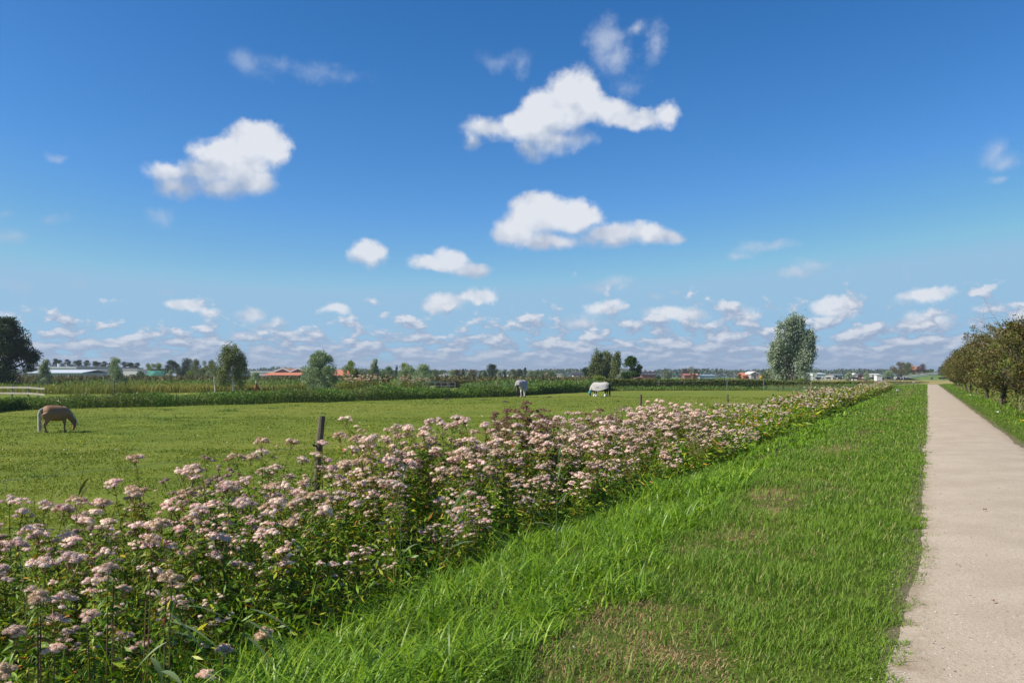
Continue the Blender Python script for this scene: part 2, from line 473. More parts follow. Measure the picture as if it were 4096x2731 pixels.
    V = np.stack([uu, vv, zz], -1).reshape(-1, 3)
    i, j = np.meshgrid(np.arange(len(us)-1), np.arange(cols-1), indexing='ij')
    q = np.stack([i*cols+j, (i+1)*cols+j, (i+1)*cols+j+1, i*cols+j+1], -1).reshape(-1, 4)
    m_, N, out = new_mat('shell_gravel')
    tc = N.n('ShaderNodeTexCoord').outputs['Object']
    u_, v_, _z = N.sep(tc)
    a1 = N.noise(tc, 1.2, 4.0, 0.6); a2 = N.noise(tc, 34.0, 4.0, 0.7); a3 = N.noise(tc, 150.0, 2.0, 0.6)
    c = N.mix(N.step(a1, 0.35, 0.65), (0.46, 0.378, 0.28), (0.54, 0.45, 0.342))
    c = N.mix(N.m('MULTIPLY', N.step(a2, 0.45, 0.72), 0.7), c, (0.34, 0.265, 0.185))
    c = N.mix(N.m('MULTIPLY', N.step(a3, 0.35, 0.7), 0.5), c, (0.30, 0.24, 0.17))
    vo = N.n('ShaderNodeTexVoronoi'); N.put(vo.inputs['Vector'], tc); vo.inputs['Scale'].default_value = 36.0
    cr = N.sep(vo.outputs['Color'])[0]
    spot = N.step(vo.outputs['Distance'], 0.26, 0.12)
    c = N.mix(N.m('MULTIPLY', spot, N.step(cr, 0.86, 0.90)), c, (0.80, 0.76, 0.70))
    c = N.mix(N.m('MULTIPLY', spot, N.step(cr, 0.12, 0.08)), c, (0.12, 0.10, 0.085))
    edge = N.m('MULTIPLY', N.step(N.m('ABSOLUTE', N.m('ADD', v_, 0.95)), 0.80, 1.15), N.step(N.noise(tc, 2.6, 4.0, 0.6), 0.36, 0.62))
    c = N.mix(N.m('MULTIPLY', edge, 0.75), c, (0.22, 0.155, 0.09))
    p = N.n('ShaderNodeBsdfPrincipled'); p.inputs['Roughness'].default_value = 0.95; p.inputs['Specular IOR Level'].default_value = 0.15
    N.put(p.inputs['Base Color'], c)
    bmp = N.n('ShaderNodeBump'); bmp.inputs['Strength'].default_value = 0.55; bmp.inputs['Distance'].default_value = 0.012
    N.put(bmp.inputs['Height'], N.m('ADD', a2, N.m('MULTIPLY', spot, 0.6))); N.put(p.inputs['Normal'], bmp.outputs[0])
    N.t.links.new(p.outputs[0], out.inputs[0])
    pth = link('path', new_mesh('path', V, [q], [m_], smooth=True), rz=PATH_ROT)
    tag(pth, kind='structure')
    return le, re_, us
PATH_L, PATH_R, PATH_U = build_ground()
def path_l(u): return np.interp(u, PATH_U, PATH_L)
def path_r(u): return np.interp(u, PATH_U, PATH_R)

# ---------------------------------------------------------------- scattering in the camera's sector (with margin for side steps)
def sector(Y0, Y1, rho, extra=1.5, half=0.66, r=None):
    r = r or rng
    w0, w1 = half*Y0+extra, half*Y1+extra
    n = int(rho*(w0+w1)*(Y1-Y0))
    y = Y0+(Y1-Y0)*r.random(n)
    keep = r.random(n) < (half*y+extra)/(w1)
    y = y[keep]
    x = (r.random(len(y))*2-1)*(half*y+extra)
    return x, y

# ---- loose stones, leaves and twigs on the path
def build_litter():
    r = np.random.default_rng(5)
    G = Geo()
    n = 2600
    u = 3+22*r.random(n)**1.5; v = -2.2+2.5*r.random(n)
    edge = np.minimum(abs(v-path_l(u)), abs(v-path_r(u)))
    k = (edge < 0.35) | (r.random(n) < 0.35)
    u, v = u[k], v[k]
    x, y = xy(u, v); z = ground(x, y)+0.012+0.035*np.clip(1-((v+0.93)/1.1)**2, 0, 1)
    oct_ = np.array([(1, 0, 0), (0, 1, 0), (-1, 0, 0), (0, -1, 0), (0, 0, 1), (0, 0, -1)], float)
    fc = np.array([(0, 1, 4), (1, 2, 4), (2, 3, 4), (3, 0, 4), (1, 0, 5), (2, 1, 5), (3, 2, 5), (0, 3, 5)])
    s = 0.003+0.007*r.random(len(u))**3
    V = np.stack([x, y, z], -1)[:, None]+oct_[None]*(s[:, None, None]*np.stack([r.uniform(.7, 1.5, len(u)), r.uniform(.7, 1.5, len(u)), r.uniform(.4, .8, len(u))], -1)[:, None])
    Fq = (fc[None]+(np.arange(len(u))*6)[:, None, None]).reshape(-1, 3)
    G.add(V.reshape(-1, 3), [Fq])
    st = leaf_mat('pebble_stone', [(0, (0.62, 0.58, 0.52)), (0.5, (0.45, 0.40, 0.34)), (0.85, (0.22, 0.19, 0.16)), (1, (0.32, 0.16, 0.10))], trans=0.0)
    o = link('pebbles', G.mesh('pebbles', [st])); tag(o, 'pale shell bits and pebbles scattered over the path', 'gravel', kind='stuff')
    for (a, b, s, rz, lab) in ((11.4, -0.62, 0.05, 0.4, 'curled reddish dead leaf lying on the path'), (6.8, -0.42, 0.03, 1.5, 'small dark dead leaf lying on the gravel near the path edge'), (6.4, -1.0, 0.022, 0.2, 'tiny russet leaf lying in the middle of the path')):
        x, y = xy(a, b)
        t = np.linspace(0, 1, 6); w = np.sin(t*math.pi)**0.8*0.35*s+0.001
        mid = np.stack([s*(t-0.5), 0*t, 0.25*s*np.sin(t*3)], -1)
        Vv = np.concatenate([mid+np.stack([0*t, w, 0.5*w], -1), mid, mid-np.stack([0*t, w, -0.8*w], -1)])
        q = [(i, i+1, i+7, i+6) for i in range(5)]+[(i+6, i+7, i+13, i+12) for i in range(5)]
        lm = plain_mat('dead_leaf_tissue', (0.20, 0.09, 0.045), 0.7, 0.3, 60)
        o = link('fallen_leaf', new_mesh('fallen_leaf', Vv, [q], [lm]), loc=(x, y, float(ground(x, y))+0.045), rz=rz)
        tag(o, lab, 'leaf')
build_litter()

# ================================================================ grass
RINGS = [(2, 6, 1.0), (6, 10, 0.55), (10, 18, 0.28), (18, 35, 0.09), (35, 70, 0.026), (70, 200, 0.006)]
def lush_edge(u): return 1.95+0.35*sst(u, 5, 12)+0.28*vn(u, u*0, 0.6, 21)+0.14*vn(u, u*0, 2.1, 22)+0.015*np.clip(u, 0, 90)
def front_edge(u): return 3.95+0.02*np.clip(u, 0, 90)+0.3*vn(u, u*0, 0.45, 31)

def grass_zone(name, mat, rho, Lr, Wr, lean, droop, zone, lenf=None, rings=RINGS, half=0.66, seed=1, wscale=7.5, segs_near=4, extra=1.5, wind=0.0):
    r = np.random.default_rng(seed)
    G = Geo()
    for (a, b, f) in rings:
        x, y = sector(a, b, rho*f, r=r, half=half, extra=extra)
        u, v = uv(x, y)
        k = zone(u, v, r)
        x, y, u, v = x[k], y[k], u[k], v[k]
        if not len(x): continue
        n = len(x)
        d = np.hypot(x, y)
        P = np.stack([x, y, ground(x, y)-0.01], -1)
        L = r.uniform(Lr[0], Lr[1], n)*(0.75+0.25*vn(u, v, 1.5, seed+5)+0.2*vn(u, v, 5.0, seed+6))
        if lenf is not None: L = L*lenf(u, v)
        W = r.uniform(Wr[0], Wr[1], n)*np.clip(d/wscale, 1, 40)
        az = r.uniform(0, 2*math.pi, n)
        if wind:
            az = np.arctan2(np.sin(az)+wind*(0.4*vn(u, v, 0.8, 41)-0.5), np.cos(az)+wind*(1+0.5*vn(u, v, 0.9, 42)))
        segs = segs_near if b <= 10 else (3 if b <= 35 and segs_near > 3 else 2)
        V, fs = blade_strips(P, az, L, W, r.uniform(lean[0], lean[1], n), r.uniform(droop[0], droop[1], n), segs, r)
        G.add(V, fs)
    return link(name, G.mesh(name, [mat]))

M_short = leaf_mat('mown_grass', [(0, (0.076, 0.160, 0.012)), (0.35, (0.123, 0.247, 0.018)), (0.7, (0.194, 0.335, 0.030)), (0.88, (0.295, 0.391, 0.060)), (0.96, (0.532, 0.464, 0.200)), (1, (0.418, 0.309, 0.130))], trans=0.35, patch=(0.186, 0.304, 0.028), pscale=0.8)
M_dry = leaf_mat('dry_grass', [(0, (0.525, 0.350, 0.180)), (0.4, (0.413, 0.263, 0.132)), (0.75, (0.275, 0.163, 0.084)), (0.9, (0.175, 0.200, 0.048)), (1, (0.625, 0.475, 0.264))], trans=0.2)
M_lush = leaf_mat('lush_grass', [(0, (0.101, 0.188, 0.010)), (0.4, (0.155, 0.300, 0.014)), (0.8, (0.246, 0.414, 0.022)), (1, (0.381, 0.496, 0.045))], trans=0.42, rough=0.42, spec=0.35)
M_field = leaf_mat('pasture_grass', [(0, (0.101, 0.154, 0.011)), (0.45, (0.155, 0.231, 0.016)), (0.85, (0.225, 0.280, 0.027)), (1, (0.403, 0.350, 0.063))], trans=0.3, patch=(0.209, 0.252, 0.023), pscale=0.22)

def dryness(u, v):
    return (vn(u, v, 0.55, 51)+0.6*vn(u, v, 1.7, 52))+0.22-np.abs(v-1.6)*1.1+0.25*(u < 8)
def z_short(u, v, r):
    e = path_l(u)+0.05*vn(u, v, 4.0, 8)
    e = e-0.10*(vn(u, v, 7.0, 18) > 0.25)
    inside = (v > e-0.02) & (v < lush_edge(u)+0.15)
    thin = r.random(len(u)) < 0.62+0.38*sst(v, e, e+0.2)+0.35*(vn(u, v, 3.0, 9) > 0.1)
    return inside & thin & ((dryness(u, v) < 0.25) | (r.random(len(u)) < 0.30))
def z_dry(u, v, r):
    return (v > 0.7) & (v < lush_edge(u)+0.2) & ((dryness(u, v)+0.25*vn(u, v, 6.0, 53) > 0.12+0.35*r.random(len(u))) | (r.random(len(u)) < 0.05))
def z_right(u, v, r):
    e = path_r(u)+0.05*vn(u, v, 4.0, 10)
    return (v < e+0.03) & (v > -6.0) & (r.random(len(u)) < 0.3+0.7*sst(-v, -e, -e+0.5))
tag(grass_zone('verge_grass', M_short, 4600, (0.07, 0.17), (0.004, 0.0085), (0.2, 0.9), (0.0, 0.35), z_short, seed=1, segs_near=3,
    lenf=lambda u, v: 0.72+0.28*sst(v, 0.1, 0.6)+0.40*vn(u, v, 2.2, 12)), 'short mown green grass of the verge beside the path', 'grass', kind='stuff')
tag(grass_zone('dry_grass', M_dry, 4600, (0.035, 0.08), (0.0045, 0.008), (0.5, 1.3), (0.1, 0.6), z_dry, seed=2, segs_near=2), 'patches of withered brown mown grass in the verge', 'grass', kind='stuff')
tag(grass_zone('hedge_side_grass', M_short, 4200, (0.06, 0.15), (0.0035, 0.006), (0.2, 0.9), (0.0, 0.35), z_right, seed=3, segs_near=3,
    lenf=lambda u, v: 0.6+1.5*sst(-v, 2.4, 3.6)), 'mown grass strip between the path and the clipped hedge', 'grass', kind='stuff')
def z_creep(u, v, r):
    e = path_l(u)
    return (v > e-0.24*np.clip(vn(u, v*0, 2.7, 17)+0.5*vn(u, v*0, 7.0, 18)+0.35, 0, 1)) & (v < e+0.22)
tag(grass_zone('edge_grass', M_short, 3600, (0.035, 0.09), (0.004, 0.008), (0.5, 1.3), (0.1, 0.6), z_creep, seed=9, segs_near=3), 'low ragged grass creeping over the left edge of the path', 'grass', kind='stuff')
def z_lush(u, v, r):
    return (v > lush_edge(u)) & (v < front_edge(u)+0.55+0.8*(vn(u, v, 0.7, 14) > 0.35))
tag(grass_zone('tall_grass', M_lush, 1250, (0.22, 0.58), (0.008, 0.016), (0.3, 1.2), (0.1, 0.75), z_lush, seed=4, segs_near=6, wind=0.2, wscale=8,
    lenf=lambda u, v: (0.62+0.38*sst(v, lush_edge(u), lush_edge(u)+0.35))*np.clip(0.88+0.40*vn(u, v, 0.9, 15)+0.25*vn(u, v, 2.2, 19), 0.5, 1.4)*np.where(u > 14, 0.75, 1.0)), 'tall lush bright green grass arching over on the ditch bank', 'grass', kind='stuff')
def z_field(u, v, r):
    return (v > 7.9+0.2*vn(u, v, 1.0, 16)) & (v < 60)
tag(grass_zone('pasture_grass', M_field, 900, (0.035, 0.085), (0.005, 0.009), (0.3, 1.1), (0.0, 0.4), z_field, seed=6, segs_near=2, wscale=6.0, rings=[(7, 14, 1.0), (14, 25, 0.42), (25, 45, 0.12), (45, 90, 0.03)],
    lenf=lambda u, v: 1.0+0.25*np.clip(vn(u, v, 0.5, 61), 0, 1)), 'grazed pasture grass of the horse field', 'grass', kind='stuff')
# fringe of rough grass and herbs where the bank meets the field
def z_fringe(u, v, r): return (v > 7.55) & (v < 8.25+0.35*vn(u, v, 0.5, 62)) & (u > 1)
tag(grass_zone('rough_grass', M_lush, 900, (0.22, 0.5), (0.006, 0.012), (0.2, 0.8), (0.05, 0.4), z_fringe, seed=7, segs_near=4, wind=0.3), 'rough taller grass fringing the near edge of the field', 'grass', kind='stuff')

# ================================================================ flowering plants of the bank
M_stem = plain_mat('plant_stem', (0.16, 0.13, 0.045), 0.6, 0.4, 6, col2=(0.17, 0.055, 0.045))
M_leaf = leaf_mat('plant_leaf', [(0, (0.082, 0.160, 0.009)), (0.5, (0.143, 0.243, 0.014)), (0.82, (0.235, 0.328, 0.020)), (0.955, (0.531, 0.469, 0.029)), (0.985, (0.613, 0.187, 0.048)), (1, (0.286, 0.113, 0.029))], trans=0.3, rough=0.45, spec=0.3, hueobj=0.05)
M_bloom = leaf_mat('pale_pink_florets', [(0, (0.890, 0.761, 0.627)), (0.4, (0.831, 0.630, 0.542)), (0.75, (0.732, 0.489, 0.457)), (0.93, (0.594, 0.357, 0.339)), (1, (0.475, 0.310, 0.186))], trans=0.25, rough=0.8, spec=0.1, hueobj=0.02)
M_cream = leaf_mat('faded_cream_florets', [(0, (0.814, 0.651, 0.450)), (0.5, (0.660, 0.483, 0.360)), (0.85, (0.506, 0.347, 0.243)), (1, (0.374, 0.221, 0.126))], trans=0.2, rough=0.85, spec=0.1)
M_bud = leaf_mat('mauve_buds', [(0, (0.44, 0.29, 0.25)), (0.6, (0.33, 0.21, 0.18)), (1, (0.20, 0.17, 0.08))], trans=0.2, rough=0.8, spec=0.1)
M_brown = leaf_mat('dead_brown_florets', [(0, (0.26, 0.15, 0.10)), (0.6, (0.19, 0.105, 0.07)), (1, (0.34, 0.22, 0.15))], trans=0.15, rough=0.9, spec=0.1)

def strip_leaves(P, dirs, L, W, r, rows=4, droop=0.5):
    """lance-shaped leaves with a mid-rib fold, curving down towards the tip"""
    n = len(P); t = np.linspace(0, 1, rows+1)
    L = L[:, None, None]; W = W[:, None]
    C = P[:, None]+dirs[:, None]*L*t[None, :, None]+np.array((0, 0, -1.0))*L*droop*(t**2)[None, :, None]*r.uniform(0.4, 1.6, n)[:, None, None]
    side = unit(np.cross(dirs, np.array((0, 0, 1.0))+0.45*r.normal(size=(n, 3))))
    w = np.array([0.12]+[math.sin(math.pi*(q**0.75))*1.0+0.06 for q in t[1:-1]]+[0.02])
    off = side[:, None]*(W*w[None])[:, :, None]*0.5
    fold = np.array((0, 0, 1.0))*(W*w[None])[:, :, None]*0.14
    V = np.stack([C-off+fold, C, C+off+fold], 2)                 # n, rows+1, 3, 3
    b = (np.arange(n)*(rows+1)*3)[:, None]
    q = []
    for i in range(rows):
        for j in range(2):
            q.append(b+np.array([3*i+j, 3*i+j+1, 3*i+j+4, 3*i+j+3])[None])
    return V.reshape(-1, 3), [np.concatenate(q)]

def bloom(G, c, R, r, nf, flat=0.68):
    """one domed flower head: a core and florets all over it"""
    k, rings = 8, 3
    V = [c+np.array((0, 0, R*flat*0.85))]
    for i in range(1, rings+1):
        a = i/rings*math.pi/2*1.12
        for j in range(k):
            b = 2*math.pi*j/k
            V.append(c+0.86*R*np.array((math.sin(a)*math.cos(b), math.sin(a)*math.sin(b), math.cos(a)*flat)))
    tri = [(0, 1+j, 1+(j+1) % k) for j in range(k)]
    q = [(1+(i-1)*k+j, 1+i*k+j, 1+i*k+(j+1) % k, 1+(i-1)*k+(j+1) % k) for i in range(1, rings) for j in range(k)]
    G.add(np.array(V), [tri, q])
    z = r.uniform(-0.12, 1, nf); a = r.uniform(0, 2*math.pi, nf); s = np.sqrt(np.clip(1-z*z, 0, 1))
    nrm = np.stack([s*np.cos(a), s*np.sin(a), z], -1)
    P = c+nrm*np.array((1, 1, flat))*R*0.86
    V, Fq = leaf_quads(P, unit(nrm+0.55*randdir(nf, r)), r.uniform(0.22, 0.42, nf)*R, r.uniform(0.16, 0.26, nf)*R, r)
    G.add(V, [Fq])

def agrimony(seed, H, nst=6, spread=0.28, nf=46, heads=(5, 9), sideheads=True):
    r = np.random.default_rng(seed)
    S, Lf, B = Geo(), Geo(), Geo()
    for s in range(nst):
        h = H*r.uniform(0.72, 1.05)
        a = r.uniform(0, 2*math.pi); b0 = np.array((math.cos(a), math.sin(a), 0))*spread*r.random()**0.7*0.6
        lean = np.array((math.cos(a), math.sin(a), 0))*r.uniform(0.02, 0.30)*h+np.array((0.06*h, 0, 0))
        t = np.linspace(0, 1, 7)[:, None]
        C = b0+lean*t**1.6+np.array((0, 0, h))*t
        S.tube(C, np.linspace(0.0065, 0.003, 7)*(H/1.3), 4, cap=False)
        cp = lambda q: b0+lean*q**1.6+np.array((0, 0, h))*q
        nn = int(h/0.065)
        P, Dd, L, W = [], [], [], []
        for i in range(nn):
            q = 0.10+0.85*(i+r.random()*0.5)/nn
            base = cp(q); ph = (i % 2)*math.pi/2+r.uniform(-0.4, 0.4)
            sz = 1.0 if q < 0.7 else 1.0-0.5*(q-0.7)/0.3
            for w_ in (0, 1):
                for dphi, f in ((0, 1.0), (0.7, 0.66), (-0.7, 0.66)):
                    if r.random() < (0.12 if q > 0.3 else 0.35): continue
                    an = ph+w_*math.pi+dphi+r.uniform(-0.15, 0.15)
                    P.append(base); Dd.append((math.cos(an), math.sin(an), r.uniform(0.0, 0.65)))
                    L.append(r.uniform(0.09, 0.155)*f*sz); W.append(r.uniform(0.019, 0.031)*f**0.5*sz)
        V, fs = strip_leaves(np.array(P), unit(np.array(Dd)), np.array(L), np.array(W), r)
        Lf.add(V, fs)
        def corymb(c, n, R, rad):
            for i in range(n):
                q = math.sqrt((i+0.5)/n); an = i*2.4+r.random()
                cc = c+np.array((math.cos(an)*R*q, math.sin(an)*R*q, R*0.50*(1-q*q)+r.uniform(-0.012, 0.012)))
                S.tube(np.array([c+np.array((0, 0, -R*0.8)), cc]), [0.0022, 0.0016], 3, cap=False)
                bloom(B, cc, rad*r.uniform(0.75, 1.2), r, int(nf*(0.6+0.4*rad/0.03)))
        if r.random() < 0.84: corymb(cp(1.0), r.integers(*heads), r.uniform(0.05, 0.095), 0.033)
        if sideheads:
            for i in range(r.integers(0, 4)):
                q = r.uniform(0.45, 0.93); an = r.uniform(0, 2*math.pi); ln = r.uniform(0.10, 0.24)
                base = cp(q); tip = base+np.array((math.cos(an)*ln*0.75, math.sin(an)*ln*0.75, ln*0.8))
                S.tube(np.array([base, (base+tip)/2+np.array((math.cos(an), math.sin(an), -0.3))*0.02, tip]), [0.0035, 0.003, 0.002], 3, cap=False)
                V, fs = strip_leaves(np.repeat(((base+tip)/2)[None], 4, 0), unit(np.array([(math.cos(z), math.sin(z), 0.2) for z in r.uniform(0, 6.28, 4)])), r.uniform(0.05, 0.08, 4), r.uniform(0.014, 0.02, 4), r)
                Lf.add(V, fs)
                corymb(tip, r.integers(1, 5), r.uniform(0.02, 0.05), 0.024)
    return S, Lf, B

PLANT_SRC = []
def plant_proto(seed, H, mat, **kw):
    S, Lf, B = agrimony(seed, H, **kw)
    return (S.mesh('stem', [M_stem]), Lf.mesh('foliage', [M_leaf]), B.mesh('blossoms', [mat]))
PLANTS = {
 'pink': [plant_proto(100+i, 1.32, M_bloom, nst=5+i % 2) for i in range(5)],
 'low': [plant_proto(120+i, 0.85, M_bloom, nst=5, heads=(2, 6), nf=60) for i in range(3)],
 'cream': [plant_proto(130+i, 1.25, M_cream, nst=5, heads=(6, 11), nf=60) for i in range(2)],
 'bud': [plant_proto(150+i, 1.30, M_bud, nst=6, heads=(2, 5), nf=24) for i in range(2)],
 'brown': [plant_proto(140, 1.35, M_brown, nst=9, heads=(6, 10), nf=60, spread=0.4)],
}
PLABEL = {
 'pink': 'pale pink flowering tall herb with lance leaves in the dense stand on the ditch bank',
 'low': 'low pink flowering herb at the grassy front edge of the flower stand',
 'cream': 'fading cream headed tall herb among the pink ones on the bank',
 'brown': 'withered tall herb with dark reddish brown seed heads at the field side of the stand',
}
GRP = 'pink flowering herbs along the ditch bank'
_pl_roots = {}
def place_plant(kind, i, x, y, z, s, rz, tilt=(0, 0), label=None, group=GRP):
    key = (kind, i)
    if key not in _pl_roots:
        root = link('flowering_plant', None)
        for nm, me in zip(('stem', 'foliage', 'blossoms'), PLANTS[kind][i]): part(nm, me, root)
        _pl_roots[key] = root; o = root
    else:
        o = copy_tree(_pl_roots[key])
    o.location = (x, y, z); o.scale = (s, s, s*random.uniform(0.92, 1.08)); o.rotation_euler = (tilt[0], tilt[1], rz)
    if kind == 'brown' and group == GRP: group = 'withered brown herbs in the stand'
    tag(o, label or PLABEL[kind], 'flowering plant', group)
    return o

STRETCH = [(2.2, 'nearest corner of the stand'), (4.6, 'before the leaning post'), (8.5, 'beside the leaning post'), (13, 'middle of the stand'), (18, 'past the withered brown clump'), (99, 'towards the second post')]
PSHORT = {'pink': ('pale pink flowering herb on the path side, ', 'pale pink flowering herb on the field side, '), 'low': ('low pink flowering herb at the grassy edge, ',)*2, 'cream': ('fading cream headed herb on the path side, ', 'fading cream headed herb on the field side, '), 'brown': ('withered brown headed herb in the stand, ',)*2, 'bud': ('leafy herb with small mauve buds, path side, ', 'leafy herb with small mauve buds, field side, ')}
def plabel(kind, u, dv):
    return PSHORT[kind][0 if dv < 1.3 else 1]+next(t for a, t in STRETCH if u < a)
def big_proto(seed, mat):
    r = np.random.default_rng(seed); S, Lf, B = Geo(), Geo(), Geo()
    for s_ in range(2):
        H = 0.6*r.uniform(0.85, 1.0); a = r.uniform(0, 6.28); off = np.array((math.cos(a), math.sin(a), 0))*0.05*s_
        t = np.linspace(0, 1, 6)[:, None]; C = off+np.array((0.04, 0, 0))*t**2+np.array((0, 0, H))*t
        S.tube(np.concatenate([np.array([off-(0.05, 0, 1.4), off-(0.02, 0, 0.6)]), C]), np.linspace(0.008, 0.004, 8), 5, cap=False)
        n = 26; q = r.uniform(0.1, 0.92, n); an = r.uniform(0, 6.28, n)
        V, fs = strip_leaves(off+np.stack([0.04*q**2, 0*q, H*q], -1), unit(np.stack([np.cos(an), np.sin(an), r.uniform(0, 0.5, n)], -1)), r.uniform(0.08, 0.14, n), r.uniform(0.018, 0.03, n), r, droop=0.7)
        Lf.add(V, fs)
        k = 7 if s_ == 0 else 3
        for i in range(k):
            qq = math.sqrt((i+0.4)/k); b = i*2.4
            c = C[-1]+np.array((math.cos(b)*0.062*qq, math.sin(b)*0.062*qq, 0.04*(1-qq*qq)+r.uniform(-0.008, 0.008)))
            S.tube(np.array([C[-2], C[-1]-(0, 0, 0.03), c]), [0.003, 0.0025, 0.002], 4, cap=False)
            bloom(B, c, r.uniform(0.028, 0.038), r, 150, 0.8)
    return (S.mesh('stem', [M_stem]), Lf.mesh('foliage', [M_leaf]), B.mesh('blossoms', [mat]))
PLANTS['big'] = [big_proto(160, M_bloom), big_proto(161, M_cream)]
def near_heads():
    spots = [(620, 2130, 4.9, 1, 'large creamy flower head standing above the left corner of the stand'), (700, 2275, 4.6, 1, 'large faded head among narrow leaves, right of the tall creamy one'), (1085, 2500, 5.0, 1, 'large tan headed herb at the edge of the bright tall grass'), (860, 2655, 4.55, 0, 'low pale headed herb at the picture bottom beside the grass'), (175, 2350, 4.3, 1, 'pair of big pale heads low in the left corner'), (60, 2480, 4.2, 0, 'big pink head at the left picture edge, upper one'), (235, 2560, 4.25, 0, 'big pink head low in the left corner, right one'), (400, 2420, 4.5, 0, 'single round pink head left of the reed fan'), (40, 2640, 4.1, 1, 'big pale head at the left picture edge, lowest one'), (450, 2230, 4.7, 0, 'round pale pink head between the creamy ones'), (900, 2560, 4.7, 0, 'small group of pink heads above the pale reed leaves')]
    for i, (a, b, Y, k, lab) in enumerate(spots):
        x, y, _ = px(a, Y); top = zat(b, Y); s_ = 0.60+0.06*(i % 3)
        o = place_plant('big', k, x-0.03, y, top-0.66*s_, s_, i*1.3, label=lab)
        o.scale = (s_, s_, s_)
def plant_bank():
    r = np.random.default_rng(77)
    sp = 0.56
    pts = []
    for iu in range(-1, 300):
        for iv in range(8):
            u = iu*sp+r.uniform(-0.24, 0.24); v = 4.0+iv*sp*0.95+r.uniform(-0.22, 0.22)
            fe = float(front_edge(np.array(u)))
            if v < fe or v > 7.45: continue
            pts.append((u, v, fe))
    n_ind = 0
    farp = []
    for (u, v, fe) in sorted(pts, key=lambda q: q[0]):
        x, y = xy(u, v)
        z = float(ground(x, y))
        if y < 1.2 or abs(x) > 0.72*y+1.6: continue
        gap = float(vn(np.array(u), np.array(v), 0.33, 71))
        if u > 10 and gap > 0.62: continue
        if n_ind < 258 and u < 40:
            dv = v-fe
            front = dv < 0.8
            kind = 'low' if (front and r.random() < 0.6) else ('cream' if r.random() < 0.2 else ('bud' if r.random() < 0.10 else ('brown' if r.random() < 0.02 and u > 4 else 'pink')))
            i = int(r.integers(len(PLANTS[kind])))
            top = 0.17+0.34*min(1, dv/1.1)+0.26*min(1, max(0, (dv-1.0)/1.8))+r.normal(0, 0.12)+0.12*gap+0.14*float(sst(u, 6, 10))
            if r.random() < 0.10 and dv > 1.5 and u > 5: top += 0.2
            pcol = CX+x/y*F
            if pcol < 420: top = min(top, EYE-(1905+r.uniform(-30, 110)-HY)/F*y)
            elif pcol < 800: top = min(top, EYE-(1790+r.uniform(-20, 80)-HY)/F*y)
            elif 1090 < pcol < 1400: top = min(top, EYE-(1745+r.uniform(-30, 60)-HY)/F*y)
            if kind == 'low': top = min(top, r.uniform(0.0, 0.35))
            if u < 4: top = min(top, 0.66)
            top = min(top, 0.93 if u > 6 else 0.84)
            hf = 0.93*(top-z)/{'pink': 1.32, 'low': 0.85, 'cream': 1.25, 'brown': 1.35, 'bud': 1.3}[kind]
            place_plant(kind, i, x, y, z-0.02, hf, r.uniform(0, 6.28), (r.uniform(-0.16, 0.16), r.uniform(-0.10, 0.22)), label=plabel(kind, u, v-fe))
            n_ind += 1
        else:
            farp.append((x, y, z, v-fe, r.random()))
    # the withered clump, and clumps that stand proud of the rest
    ql = ['withered red brown herb in the clump of dark seed heads against the field']*4+['withered herb with dark red brown seed heads, nearer the field post', 'second withered red brown herb, just right of the other one', 'tall cream headed herb standing proud against the field, left one', 'tallest cream headed herb outlined against the field', 'tall pink herb beside the tallest cream headed one']
    for q_, (pxx, Y, k, s) in enumerate(((2080, 15.1, 'brown', 0.96), (2135, 15.6, 'brown', 0.93), (2010, 15.4, 'brown', 0.72), (2150, 14.9, 'brown', 0.76), (2050, 15.5, 'brown', 0.90), (2110, 15.2, 'brown', 0.97), (1500, 13.6, 'cream', 0.90), (1640, 13.2, 'cream', 0.93), (1680, 12.6, 'pink', 0.9))):
        x = (pxx-CX)/F*Y; z = -0.75
        place_plant(k, 0, x, Y, z+(0.32 if k == 'brown' else 0.25), s*1.08, r.uniform(0, 6), (0, 0), label=ql[q_])
    return farp
FARP = plant_bank()
near_heads()

